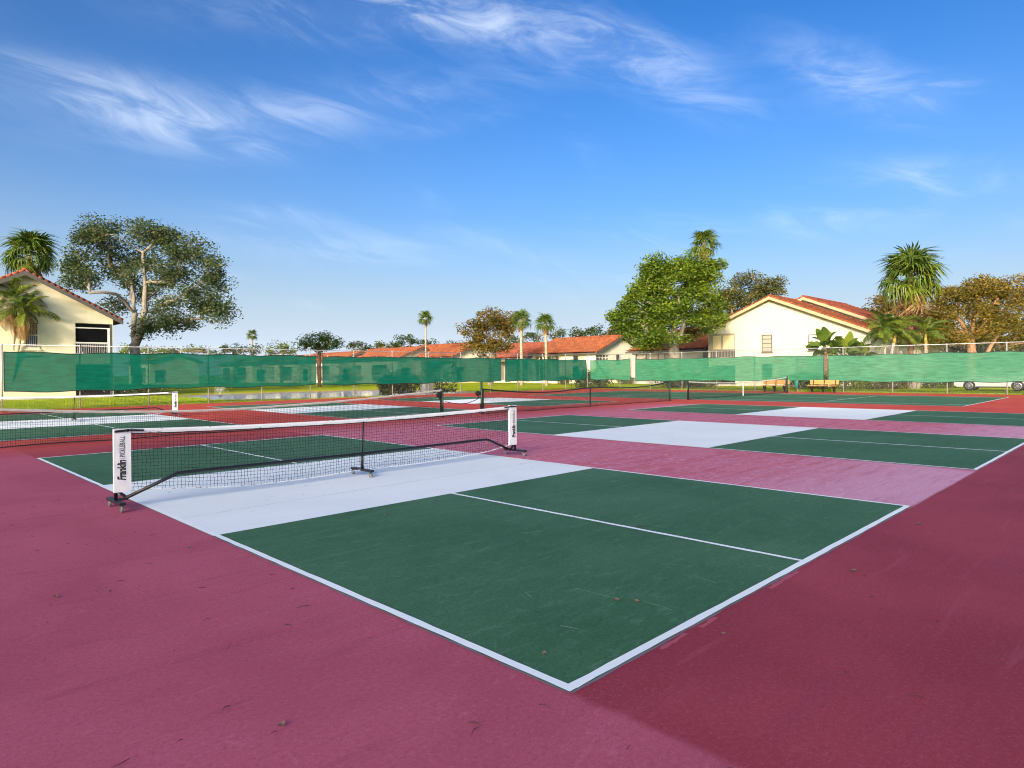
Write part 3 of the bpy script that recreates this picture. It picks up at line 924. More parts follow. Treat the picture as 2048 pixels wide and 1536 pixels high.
def face_wall(m, O, U, u0, u1, z0, z1, holes):
    us = sorted({u0, u1, *[h[0] for h in holes], *[h[1] for h in holes]}); zs = sorted({z0, z1, *[h[2] for h in holes], *[h[3] for h in holes]})
    for i in range(len(us) - 1):
        for j in range(len(zs) - 1):
            uc, zc = (us[i] + us[i + 1]) / 2, (zs[j] + zs[j + 1]) / 2
            if any(h[0] < uc < h[1] and h[2] < zc < h[3] for h in holes): continue
            a, b = O + U * us[i], O + U * us[i + 1]
            m.face([(a.x, a.y, zs[j]), (b.x, b.y, zs[j]), (b.x, b.y, zs[j + 1]), (a.x, a.y, zs[j + 1])])


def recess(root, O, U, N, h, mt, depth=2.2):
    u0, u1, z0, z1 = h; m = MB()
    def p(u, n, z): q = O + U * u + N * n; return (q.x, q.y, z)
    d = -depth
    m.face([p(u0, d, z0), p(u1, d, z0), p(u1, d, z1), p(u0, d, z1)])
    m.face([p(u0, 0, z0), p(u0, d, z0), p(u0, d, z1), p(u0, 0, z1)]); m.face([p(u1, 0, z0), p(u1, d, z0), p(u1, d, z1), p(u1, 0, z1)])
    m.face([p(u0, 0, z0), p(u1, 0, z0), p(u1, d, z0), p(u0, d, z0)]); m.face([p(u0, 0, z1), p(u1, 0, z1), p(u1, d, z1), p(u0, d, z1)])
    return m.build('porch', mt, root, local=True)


def window(root, O, U, N, u0, u1, z0, z1, fm, pm, rows=2, cols=1, fw=.07, sill=True, bars=None):
    wn = obox(MB(), O, U, N, u0 + fw * .5, u1 - fw * .5, .004, .012, z0 + fw * .5, z1 - fw * .5).build('window', pm, root, local=True)
    m = MB()
    for (a, b, c, d) in ((u0, u1, z0, z0 + fw), (u0, u1, z1 - fw, z1), (u0, u0 + fw, z0 + fw, z1 - fw), (u1 - fw, u1, z0 + fw, z1 - fw)):
        obox(m, O, U, N, a, b, .003, .05, c, d)
    for r in range(1, rows):
        z = z0 + (z1 - z0) * r / rows; obox(m, O, U, N, u0 + fw, u1 - fw, .013, .045, z - fw * .35, z + fw * .35)
    for c in range(1, cols):
        u = u0 + (u1 - u0) * c / cols; obox(m, O, U, N, u - fw * .35, u + fw * .35, .014, .043, z0 + fw, z1 - fw)
    m.build('frame', fm, wn, local=True)
    if sill: obox(MB(), O, U, N, u0 - .08, u1 + .08, .003, .11, z0 - .10, z0 - .004).build('sill', fm if bars is None else bars, wn, local=True)
    return wn


def railing(root, O, U, N, u0, u1, z0, z1, mt, step=.13, n=.02):
    m = MB()
    obox(m, O, U, N, u0, u1, n, n + .05, z1 - .06, z1); obox(m, O, U, N, u0, u1, n, n + .05, z0, z0 + .05)
    k = int((u1 - u0) / step)
    for i in range(1, k): obox(m, O, U, N, u0 + i * (u1 - u0) / k - .014, u0 + i * (u1 - u0) / k + .014, n + .012, n + .038, z0 + .05, z1 - .06)
    return m.build('railing', mt, root, local=True)


def roof_slope(root, e0, e1, r0, r1, mt, period=.38, course=.46, amp=.085):
    e0, e1, r0, r1 = map(Vector, (e0, e1, r0, r1))
    L = (e1 - e0).length; S = ((r0 + r1) / 2 - (e0 + e1) / 2).length
    nu = max(4, int(L / period)) * 4; nv = max(2, int(S / course))
    nrm = (e1 - e0).cross(r0 - e0).normalized()
    if nrm.z < 0: nrm = -nrm
    rows = []
    for k in range(nv): rows += [(k / nv, .085), ((k + 1) / nv, .0)]
    V, F = [], []
    prof = [0, .55, 1, .55]
    rr = random.Random(int(L * 100))
    for (v, lift) in rows:
        a, b = e0.lerp(r0, v), e1.lerp(r1, v)
        for i in range(nu + 1):
            p = a.lerp(b, i / nu) + nrm * (amp * prof[i % 4] + lift + rr.uniform(-.006, .006)); V.append(tuple(p))
    for j in range(len(rows) - 1):
        for i in range(nu):
            q = j * (nu + 1) + i; F.append((q, q + 1, q + nu + 2, q + nu + 1))
    i0 = len(V)                                           # underside
    V += [tuple(p - nrm * .10) for p in (e0, e1, r1, r0)]; F.append((i0, i0 + 3, i0 + 2, i0 + 1))
    o = link('roof_tiles', mesh_np('roof_tiles', V, F), mt, root); o['kind'] = 'stuff'
    return o


def cap_tiles(root, a, b, mt, name='rake_tiles', r=.13, step=.40):
    a, b = Vector(a), Vector(b); n = max(2, int((b - a).length / step)); m = MB()
    for i in range(n):
        p, q = a.lerp(b, i / n), a.lerp(b, (i + 1.08) / n)
        m.tube([p, q], [r, r * .78], 8)
    o = m.build(name, mt, root, True, local=True); o['kind'] = 'stuff'; return o


def gable_house(loc, rz, xl, xr, xm, zr, slope, length, wall, tile, fascia, label, oh=.5, front_holes=(), side_holes=(), zc=None, name='house', barge=.30, hip=False):
    t = thing(name, loc, label, 'house', None, rz)
    zl, zrr = zr - slope * (xm - xl), zr - slope * (xr - xm)
    U, N = Vector((1, 0, 0)), Vector((0, -1, 0))
    m = MB(); us = sorted({xl, xm, xr, *[h[0] for h in front_holes], *[h[1] for h in front_holes]})
    rf = lambda x: zr - slope * abs(x - xm) - .16
    for p, q in zip(us[:-1], us[1:]):
        hs_ = sorted((h[2], h[3]) for h in front_holes if h[0] < (p + q) / 2 < h[1]); z = -.1
        for (h0, h1_) in hs_:
            if h0 > z: m.face([(p, 0, z), (q, 0, z), (q, 0, h0), (p, 0, h0)])
            z = h1_
        m.face([(p, 0, z), (q, 0, z), (q, 0, rf(q)), (p, 0, rf(p))])
    face_wall(m, Vector((xl, length, 0)), Vector((0, -1, 0)), 0, length, -.1, zl - .16, side_holes)
    m.face([(xr, 0, -.1), (xr, length, -.1), (xr, length, zrr - .16), (xr, 0, zrr - .16)])
    m.face([(xr, length, -.1), (xl, length, -.1), (xl, length, zl - .16), (xm, length, zr - .16), (xr, length, zrr - .16)])
    m.build('wall', wall, t, local=True)
    y0, y1 = -oh, length + oh
    el = (xl - oh, zr - slope * (xm - xl + oh)); er = (xr + oh, zr - slope * (xr + oh - xm))
    roof_slope(t, (el[0], y1, el[1]), (el[0], y0, el[1]), (xm, y1 - (4 if hip else 0), zr), (xm, y0, zr), tile)
    roof_slope(t, (er[0], y0, er[1]), (er[0], y1, er[1]), (xm, y0, zr), (xm, y1 - (4 if hip else 0), zr), tile)
    cap_tiles(t, (xm, y0, zr + .06), (xm, y1 - (4 if hip else 0), zr + .06), tile, 'ridge_tiles', .15)
    for (ex, ez) in (el, er):
        cap_tiles(t, (ex, y0 + .06, ez + .04), (xm, y0 + .06, zr + .04), tile, 'rake_tiles', .12)
        m = MB(); s = Vector((xm - ex, 0, zr - ez)); up = .02
        a, b = Vector((ex, y0 - .02, ez - .02)), Vector((xm, y0 - .02, zr - .02))
        for q0, q1 in ((y0 - .03, y0 + .02),):
            i = len(m.v)
            for y in (q0, q1): m.v += [(a.x, y, a.z), (b.x, y, b.z), (b.x, y, b.z - barge), (a.x, y, a.z - barge)]
            m.f += [tuple(i + k for k in f) for f in ((0, 1, 2, 3), (7, 6, 5, 4), (0, 4, 5, 1), (3, 2, 6, 7), (0, 3, 7, 4), (1, 5, 6, 2))]
        m.build('bargeboard', fascia, t, local=True)
        MB().box(min(ex, ex), ex + .03, y0 + .03, y1, ez - .22, ez - .01).build('eave_board', fascia, t, local=True)
        # soffit between bargeboard and wall
        MB().face([(ex, y0 + .02, ez - .12), (xm, y0 + .02, zr - .12), (xm, .0, zr - .12), (ex, .0, ez - .12)]).build('soffit', fascia, t, local=True)
    return t, U, N


UX, NY = Vector((1, 0, 0)), Vector((0, -1, 0)); Z0 = Vector((0, 0, 0))
US, NS = Vector((0, -1, 0)), Vector((-1, 0, 0))        # along a side wall / out of it

# cream house on the left, gable towards the court, two screened porches at its corner
LX = 6.08
fh = [(9.13 - LX, 11.42 - LX, 3.22, 5.50), (9.13 - LX, 11.42 - LX, .12, 2.45)]
h1, U, N = gable_house((LX, 55.0, 0), 0, -6.0, 5.5, 0, 9.0, .530, 16, CREAM, TILE_D, FASCIA, 'cream two storey house with red tile gable and dark screened porch', .55, fh, zc=5.6)
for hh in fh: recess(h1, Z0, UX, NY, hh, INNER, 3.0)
a0, a1 = fh[0][0], fh[0][1]
for (z0, z1) in ((3.22, 5.5), (.12, 2.45)):
    obox(MB(), Z0, UX, NY, a0 + .05, a1 - .05, -.09, -.085, z0 + .05, z1 - .05).build('insect_screen', INSECT, h1, local=True)
m = MB(); obox(m, Z0, UX, NY, a0, a1, -.07, -.02, 5.12, 5.20); obox(m, Z0, UX, NY, a0, a1, -.07, -.02, 4.02, 4.10)
m.build('screen_rail', TRIM, h1, local=True)
obox(MB(), Z0, UX, NY, a1 - .20, a1 - .06, -.075, .01, 3.22, 5.12).build('porch_post', TRIM, h1, local=True)
obox(MB(), Z0, UX, NY, a1 - .05, a1 + .08, -.05, .02, .12, 5.5).build('corner_post', FASCIA, h1, local=True)
railing(h1, Z0, UX, NY, a0 + .02, a1 - .05, 3.24, 4.02, GALV, .115, -.06)
wl = window(h1, Z0, UX, NY, 6.0 - LX, 6.95 - LX, 3.52, 5.5, CREAM, GLASS, 2, 1, .13, True)
railing(h1, Z0, UX, NY, 6.14 - LX, 6.81 - LX, 3.7, 5.3, GALV, .11, .06)
m = MB(); obox(m, Z0, UX, NY, 5.9 - LX, 7.05 - LX, .004, .05, 2.95, 3.07); m.build('lintel_vent', BRONZE, h1, local=True)

# ivory house on the right, sunlit gable
RY = 25.29
fh = [(RY - 31.95, RY - 29.1, 2.85, 5.33), (RY - 31.95, RY - 29.1, .1, 2.05)]
h2, U, N = gable_house((61.0, RY, 0), R(-90), -6.75, 11.0, 0, 8.72, .415, 14, IVORY, TILE, FASCIA_T, 'ivory house with large sunlit gable behind the light green windscreen', .6, fh, zc=3.9 if False else None)
recess(h2, Z0, UX, NY, fh[0], GREYBLIND, .5); recess(h2, Z0, UX, NY, fh[1], GREYBLIND, 1.5)
a0, a1 = fh[0][0], fh[0][1]; am = (a0 + a1) / 2
m = MB()
for (p, q) in ((a0, a0 + .42), (am - .10, am + .10), (a1 - .12, a1)): obox(m, Z0, UX, NY, p, q, -.10, .03, 3.75, 5.33)
obox(m, Z0, UX, NY, a0 + .42, am - .1, -.10, .025, 5.15, 5.33); obox(m, Z0, UX, NY, am + .1, a1 - .12, -.10, .025, 5.15, 5.33)
obox(m, Z0, UX, NY, a0, a1, -.11, .05, 3.68, 3.76); m.build('porch_frame', GREYBLIND, h2, local=True)
for (p, q) in ((a0 + .42, am - .1), (am + .1, a1 - .12)):
    obox(MB(), Z0, UX, NY, p, q, -.07, -.05, 3.76, 5.15).build('blind', BLIND, h2, local=True)
obox(MB(), Z0, UX, NY, a0, a1, -.4, -.36, 2.85, 3.70).build('parapet', simple('dark parapet', (.05, .05, .055), .7), h2, local=True)
railing(h2, Z0, UX, NY, a0 + .02, a1 - .02, 2.86, 3.68, GREYBLIND, .16, -.05)
obox(MB(), Z0, UX, NY, a0 + .3, a1, -.5, -.45, .12, 2.0).build('insect_screen', INSECT, h2, local=True)
window(h2, Z0, UX, NY, RY - 26.3, RY - 25.25, 3.3, 5.02, BRONZE, GREYBLIND, 4, 1, .08)
window(h2, Z0, UX, NY, RY - 26.3, RY - 25.25, .75, 2.15, BRONZE, GLASS, 2, 1, .08)
window(h2, Z0, UX, NY, RY - 21.8, RY - 20.2, 3.35, 4.85, BRONZE, TRIM, 1, 2, .07)
h3, U, N = gable_house((67.2, 24.45, .0), R(-90), -6.0, 10.2, 0, 9.05, .415, 12, IVORY, TILE_D, FASCIA_T, 'second ivory gable stepping back behind the large sunlit one', .5)

# long tiled house in the middle, sunlit roof slope
sh = [(4.2, 10.9, .4, 3.3)]
h4, U, N = gable_house((72.0, 51.2, 0), 0, -5.4, 5.4, 0, 6.42, .40, 11.4, PALEWALL, TILE, FASCIA, 'long pale house with broad orange tile roof behind two slender palms', .6, [(-5.35, -2.55, .3, 3.75)], [(.6, 5.0, .3, 3.72)])
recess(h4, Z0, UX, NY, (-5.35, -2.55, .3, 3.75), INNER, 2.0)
O_s = Vector((-5.4, 11.4, 0))
recess(h4, O_s, US, NS, (.6, 5.0, .3, 3.72), INNER, 2.0)
m = MB()
for k in range(5): obox(m, Z0, UX, NY, -5.35 + k * .7 - .03, -5.35 + k * .7 + .03, -.05, .0, .3, 3.75)
obox(m, Z0, UX, NY, -5.35, -2.55, -.045, -.01, 2.9, 2.98); obox(m, Z0, UX, NY, -5.35, -2.55, -.045, -.01, 3.35, 3.42)
for k in range(7): obox(m, O_s, US, NS, .6 + k * .733 - .05, .6 + k * .733 + .05, -.06, .0, .3, 3.72)
m.build('porch_frame', TRIM, h4, local=True)
window(h4, Z0, UX, NY, -.9, .0, 2.55, 3.9, BRONZE, GLASS, 2)
window(h4, O_s, US, NS, 7.6, 8.4, 2.9, 3.7, BRONZE, GLASS, 1)
window(h4, O_s, US, NS, 7.5, 8.6, 1.0, 2.3, BRONZE, GLASS, 2)
h5, U, N = gable_house((72.6, 62.7, 0), 0, -5.4, 5.4, 0, 6.0, .40, 10, PALEWALL, TILE_D, FASCIA, 'lower dark red roofed wing at the far end of the long house', .5, (), [(1.5, 8.5, .3, 3.2)])
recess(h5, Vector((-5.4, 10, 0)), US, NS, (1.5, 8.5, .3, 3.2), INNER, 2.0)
# house half hidden by the big green tree
h6, U, N = gable_house((71.2, 35.2, 0), 0, -5.6, 5.6, 0, 6.75, .45, 9.6, IVORY, TILE, FASCIA, 'house with orange roof mostly hidden by the big bright green tree', .6, (), [(.4, 5.6, .3, 3.85)], hip=True)
O_s = Vector((-5.6, 9.6, 0))
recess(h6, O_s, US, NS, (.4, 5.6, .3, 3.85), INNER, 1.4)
m = MB()
for u in (.45, 1.9, 3.6, 4.5, 5.55): obox(m, O_s, US, NS, u - .05, u + .05, -.08, .0, .3, 3.85)
obox(m, O_s, US, NS, .5, 5.5, -.07, -.01, 2.55, 2.65); m.build('porch_frame', GREYBLIND, h6, local=True)
for (p, q) in ((.5, 1.85), (1.95, 3.55), (3.65, 5.5)):
    obox(MB(), O_s, US, NS, p, q, -.3, -.28, 2.65, 3.85).build('blind', GREYBLIND, h6, local=True)


def pond_house(px, depth, zr, half, length, slope, label, wallm=PALEWALL):
    g = far(px, depth); ln = length
    sh = [(.8, ln * .30, .3, 2.9), (ln * .52, ln * .80, .3, 2.9)]
    t, _, _ = gable_house((g.x + half, g.y, 0), 0, -half, half, 0, zr, slope, ln, wallm, TILE, FASCIA, label, .5, [(-half + .8, -half + 2.6, .3, 2.4)], sh)
    O = Vector((-half, ln, 0))
    for h_ in sh:
        recess(t, O, US, NS, h_, INNER, 1.8)
        railing(t, O, US, NS, h_[0], h_[1], .3, 1.2, TRIM, .4, -.06)
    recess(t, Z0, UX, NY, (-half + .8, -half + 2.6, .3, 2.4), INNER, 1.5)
    return t


pond_house(795, 104, 5.75, 4.8, 15, .36, 'small tiled house beyond the pond left of the tall lone palm')
pond_house(905, 100, 6.2, 5.2, 14, .40, 'orange roofed house half behind the rusty round tree')
pond_house(678, 112, 5.3, 4.2, 16, .34, 'small orange roof right of the booted palm across the pond')
pond_house(598, 118, 5.0, 4.0, 14, .30, 'lowest far roof just showing over the long windscreen')
pond_house(505, 124, 4.9, 4.0, 15, .30, 'far house wall across the pond seen through the long windscreen')
pond_house(300, 112, 5.2, 4.0, 12, .30, 'far tiled house behind the trunk of the big spreading oak')


# ------------------------------------------------------------------ trees
def leaves_np(C_, size, rg, flat=.35, aspect=.55, droop=0.0):
    n = len(C_)
    d = rg.normal(size=(n, 3)); d[:, 2] = d[:, 2] * flat - droop; d /= np.linalg.norm(d, axis=1, keepdims=True)
    a = rg.normal(size=(n, 3)); s = np.cross(d, a); s /= np.linalg.norm(s, axis=1, keepdims=True)
    k = np.cross(s, d)
    L = size * rg.uniform(.6, 1.35, (n, 1)); W_ = L * aspect * .5
    base = C_ - d * L * .5; tip = C_ + d * L * .5
    l = C_ + s * W_ + k * L * .08; r = C_ - s * W_ + k * L * .08
    V = np.stack([base, l, tip, r], 1).reshape(-1, 3)
    F = np.arange(n * 4).reshape(n, 4)
    return V, F


def grow(trunk, limbs, clumps, rg, r_trunk, r_tip=.03, wiggle=.10, expo=.45):
    """skeleton: trunk polyline, authored limbs, then every clump hooked to the nearest wood. returns node arrays"""
    pos, par = [], []
    def add(p, q): pos.append(np.array(p, float)); par.append(q); return len(pos) - 1
    def path(points, start, step):
        cur = start
        for p in points:
            p = np.array(p, float); a = pos[cur].copy(); L = np.linalg.norm(p - a); n = max(1, int(L / step))
            for i in range(1, n + 1):
                q = a + (p - a) * i / n + (rg.normal(0, wiggle * .5, 3) if i < n else 0)
                cur = add(q, cur)
        return cur
    last = add(trunk[0], -1); marks = [last]
    for p in trunk[1:]: last = path([p], last, .5); marks.append(last)
    first_free = max(1, len(pos) // 3)
    top_mark = marks[-1]
    for (k, pts) in limbs: marks.append(path(pts, marks[k], .5))
    order = sorted(range(len(clumps)), key=lambda i: np.linalg.norm(clumps[i] - pos[top_mark]))
    tips = []
    for i in order:
        c = clumps[i]; P = np.array(pos)
        d = np.linalg.norm(P - c, axis=1) + np.where(P[:, 2] > c[2] + .2, .8 * (P[:, 2] - c[2]), 0)
        d[:first_free] += 50 if len(P) > first_free + 2 else 0
        j = int(np.argmin(d)); a = pos[j].copy(); L = np.linalg.norm(c - a); n = max(2, int(L / .6)); cur = j
        side = rg.normal(0, .12 * L, 3); side[2] = abs(side[2]) * .5
        for s in range(1, n + 1):
            t = s / n; cur = add(a + (c - a) * t + side * math.sin(math.pi * t) + rg.normal(0, wiggle * .3, 3) * (s < n), cur)
        tips.append(cur)
    n = len(pos); cnt = np.zeros(n)
    for t in tips: cnt[t] += 1
    for i in range(n - 1, 0, -1): cnt[par[i]] += max(cnt[i], .5)
    cnt = np.maximum(cnt, .5); rad = r_tip * cnt ** expo; rad *= 1
    k = r_trunk / rad[0]; f = cnt / cnt[0]
    rad = rad * (1 + (k - 1) * np.clip(f, 0, 1) ** .35)
    return np.array(pos), par, rad


def wood_mesh(pos, par, rad, sides=7, rmin=0.0):
    n = len(pos); ch = [[] for _ in range(n)]
    for i in range(1, n): ch[par[i]].append(i)
    m = MB(); stack = [(0, None)]
    while stack:
        s, pre = stack.pop(); chain = [pre] if pre is not None else []
        cur = s
        while True:
            chain.append(cur)
            kids = sorted(ch[cur], key=lambda i: -rad[i])
            if not kids: break
            for k in kids[1:]: stack.append((k, cur))
            cur = kids[0]
        if len(chain) >= 2 and max(rad[c] for c in chain[1:]) >= rmin:
            rr = [rad[chain[1]] if (i == 0 and pre is not None) else rad[c] for i, c in enumerate(chain)]
            sd = sides if rr[0] > .08 else 4
            m.tube([pos[c] for c in chain], rr, sd, False)
    return m


def ell(c, r, n, rg, shell=.5):
    d = rg.normal(size=(n, 3)); d /= np.linalg.norm(d, axis=1, keepdims=True)
    q = rg.uniform(shell, 1, (n, 1)) ** .6
    return np.array(c) + d * q * np.array(r)


def tree(name, base, label, trunk, limbs, blobs, leafm, barkm, r_trunk, seed, leaf=.2, per=60, clump_r=.7, cat='tree', group=None, flat=.35, shell=.5, r_tip=.025, rmin=.0, extra=None, droop=0.):
    """trunk, limbs and blobs are offsets from the base"""
    rg = np.random.default_rng(seed)
    cl = np.concatenate([ell(c, r, n, rg, shell) for (c, r, n) in blobs], 0)
    pos, par, rad = grow(trunk, limbs, cl, rg, r_trunk, r_tip)
    t = thing(name, base, label, cat, group)
    o = wood_mesh(pos, par, rad, 8, rmin).build('trunk', barkm, t, True, local=True)
    n = len(cl)
    offs = rg.normal(size=(n, per, 3)); offs /= np.linalg.norm(offs, axis=2, keepdims=True) + 1e-9
    offs *= rg.uniform(0, 1, (n, per, 1)) ** .45 * clump_r * rg.uniform(.6, 1.3, (n, 1, 1)); offs[:, :, 2] *= .62
    P = (cl[:, None, :] + offs).reshape(-1, 3)
    P = P[P[:, 2] > .15]
    V, F = leaves_np(P, leaf, rg, flat, .6, droop)
    link('crown', mesh_np('crown', V, F), leafm, t)
    return t


def at_plane(px, py, base, depth):
    """offset from base to the point of column px, row py standing `depth` out"""
    p = CAM + px_dir(px, py) * depth
    return p - Vector(base)


def P3(v): return (v.x, v.y, v.z)


# the big oak on the left: forked trunk, limbs drawn after the photograph
D = 60.0
ob = far(274, D)
def ok(px, py, dd=0.0): return np.array(at_plane(px, py, ob, D + dd))
trunk = [(0, 0, -.2), ok(272, 735), ok(268, 692), ok(267, 648), ok(270, 628)]
limbs = [(2, [ok(279, 672, -.3), ok(285, 635, -.3), ok(289, 605, -.2)]),
         (4, [ok(250, 603, -1), ok(232, 588, -2), ok(205, 584, -3), ok(180, 586, -3.5), ok(168, 566, -4)]),
         (4, [ok(262, 592, 1), ok(258, 560, 2), ok(245, 540, 2.5), ok(205, 518, 2), ok(190, 500, 2)]),
         (4, [ok(268, 600, .5), ok(262, 560, 1.5), ok(235, 535, 3)])]
rgO = np.random.default_rng(5)
blobs = []
def okb(px, py, rx, ry, n, dd=0, rd=None): blobs.append((ok(px, py, dd), (rx * D / FPX * .85, (rd or rx * .9) * D / FPX, ry * D / FPX), n))
okb(205, 470, 52, 28, 16); okb(300, 475, 60, 28, 20); okb(375, 505, 62, 34, 24); okb(430, 560, 40, 45, 20); okb(160, 520, 38, 30, 13)
okb(165, 560, 34, 28, 10, -2); okb(240, 520, 60, 38, 20, 2); okb(330, 540, 70, 40, 26); okb(400, 605, 55, 38, 22); okb(335, 615, 45, 28, 10, 1)
okb(325, 650, 40, 26, 12, -1); okb(440, 630, 28, 28, 10); okb(230, 610, 26, 20, 6, 2); okb(370, 645, 40, 16, 7, 1); okb(290, 665, 24, 14, 4); okb(215, 450, 40, 14, 7)
okb(255, 560, 42, 28, 9, 2); okb(300, 590, 38, 22, 8, 3); okb(140, 540, 26, 24, 6); okb(180, 480, 34, 18, 8); okb(330, 465, 50, 14, 8)
sk_tr = tree('oak_tree', ob, 'tall spreading oak with forked pale trunk beside the cream house', trunk,
     limbs + [(5, [ok(291, 575), ok(288, 530, -1), ok(286, 505, -1)]), (5, [ok(308, 588, 1), ok(326, 562, 1.5), ok(346, 548, 2), ok(372, 538, 2)]), (5, [ok(318, 596, -1.5), ok(345, 590, -2.5), ok(375, 600, -3)])], blobs, L_OAK, B_OAK, .44, 5, .21, 165, 1.22, r_tip=.022, shell=.1)


def px_tree(name, px, depth, label, blobs_px, leafm, barkm, r_trunk, seed, trunk_px=(), limbs_px=(), leaf=.22, per=60, clump=.8, rd=.85, group=None, **kw):
    """tree whose crown lobes are given as (px, py, rx, ry, clumps[, depth offset]) at its own distance"""
    b = far(px, depth); k = depth / FPX
    q = lambda p: np.array(at_plane(p[0], p[1], b, depth + (p[2] if len(p) > 2 else 0)))
    tr = [(0, 0, -.2)] + [q(p) for p in trunk_px]
    if len(tr) == 1:
        top = min(B[1] for B in blobs_px); tr.append(q((px, (745 + top) / 2)))
    lm = [(i, [q(p) for p in pts]) for (i, pts) in limbs_px]
    bl = [(q((B[0], B[1], B[5] if len(B) > 5 else 0)), (B[2] * k * .85, max(B[2], B[3]) * k * rd, B[3] * k), B[4]) for B in blobs_px]
    return tree(name, b, label, tr, lm, bl, leafm, barkm, r_trunk, seed, leaf, per, clump, group=group, **kw)


# big bright green tree in front of the half hidden house
px_tree('shade_tree', 1352, 63, 'big rounded bright green tree beside the ivory gable house',
        [(1345, 560, 70, 45, 34), (1365, 535, 45, 20, 14), (1312, 560, 40, 28, 12), (1400, 545, 50, 35, 20), (1300, 590, 50, 40, 24), (1265, 640, 36, 34, 16), (1330, 630, 70, 40, 34), (1400, 610, 52, 45, 28),
         (1285, 680, 40, 20, 11), (1335, 668, 34, 16, 7, -2), (1415, 635, 30, 28, 11), (1250, 610, 24, 14, 6), (1310, 535, 24, 16, 7), (1240, 632, 18, 12, 4), (1385, 665, 20, 16, 4, 3)],
        L_GREEN, B_OAK, .55, 11, [(1350, 712), (1347, 690)], [(2, [(1325, 668), (1310, 640)]), (2, [(1362, 670), (1372, 640), (1390, 600)]), (2, [(1348, 660), (1345, 610)])], .23, 240, 1.12, shell=.42)
px_tree('rust_tree', 980, 84, 'round rusty orange tree left of the two slender palms',
        [(980, 640, 42, 26, 24), (945, 665, 32, 26, 18), (1000, 665, 36, 28, 20), (955, 695, 34, 18, 14), (1000, 695, 30, 18, 12), (1025, 645, 22, 20, 9)],
        L_RUST, B_GREY, .40, 12, [(985, 715), (987, 700)], [(2, [(975, 680), (965, 660)]), (2, [(1000, 680), (1008, 655)])], .26, 110, 1.1, shell=.35)
px_tree('rust_tree', 1500, 86, 'brown leaved tree rising behind the left slope of the ivory gable',
        [(1505, 572, 48, 28, 28), (1548, 578, 28, 26, 13), (1450, 600, 32, 34, 16), (1470, 605, 34, 30, 16), (1520, 610, 40, 26, 16), (1470, 650, 36, 30, 16), (1440, 690, 30, 24, 10), (1425, 655, 24, 24, 8)],
        L_RUSTG, B_GREY, .42, 13, [(1480, 700), (1485, 660)], [], .24, 150, 1.3, shell=.25)
px_tree('copper_tree', 1945, 60, 'wide golden brown tree with copper trunks at the right edge',
        [(1900, 600, 50, 26, 22), (1960, 580, 58, 24, 26), (2020, 580, 55, 24, 22), (2070, 590, 40, 40, 16), (1880, 635, 36, 26, 14), (1940, 625, 50, 24, 16), (2010, 630, 50, 30, 20),
         (1900, 675, 40, 22, 12), (1965, 665, 40, 20, 10), (2030, 680, 40, 24, 14), (1870, 660, 26, 30, 8)],
        L_GOLD, B_GUMBO, .40, 14, [(1942, 720), (1943, 697), (1942, 680)],
        [(3, [(1922, 645), (1905, 620)]), (3, [(1948, 640), (1960, 600)]), (1, [(1975, 705), (1998, 665), (2012, 630)]), (2, [(1930, 668), (1915, 650)]), (3, [(1965, 655), (1990, 610)])], .19, 190, 1.15, shell=.2, r_tip=.028)
px_tree('copper_tree', 1765, 74, 'brown tree showing behind the tall palm and the roof end',
        [(1770, 610, 36, 20, 16), (1745, 635, 26, 20, 10), (1800, 630, 34, 26, 14), (1830, 640, 30, 26, 10), (1790, 665, 40, 24, 12)], L_RUST, B_GUMBO, .32, 15, [(1770, 690), (1772, 650)], [], .25, 95, 1.1, shell=.3)
px_tree('copper_tree', 1900, 88, 'olive brown tree mass filling the gap behind the right arching palm',
        [(1850, 640, 40, 24, 14), (1900, 650, 44, 28, 18), (1870, 690, 44, 22, 12), (1930, 690, 40, 22, 10)], L_RUSTG, B_GREY, .3, 17, [], [], .27, 110, 1.4, shell=.1)
px_tree('copper_tree', 2010, 84, 'olive brown tree mass behind the wide golden tree at the right edge',
        [(1985, 650, 44, 26, 16), (2040, 640, 44, 30, 18), (2000, 690, 48, 22, 14), (2070, 685, 40, 28, 12)], L_RUSTG, B_GREY, .3, 18, [], [], .27, 110, 1.4, shell=.1)
px_tree('sabal_oak', 640, 80, 'small dark tree crown standing over the gap between two windscreens',
        [(640, 680, 30, 14, 14), (614, 688, 18, 12, 7), (668, 687, 18, 12, 7), (636, 697, 28, 9, 7)], L_HEDGE, B_BOOT, .24, 16, [(638, 735), (638, 708)], [], .24, 80, .95, shell=.2)
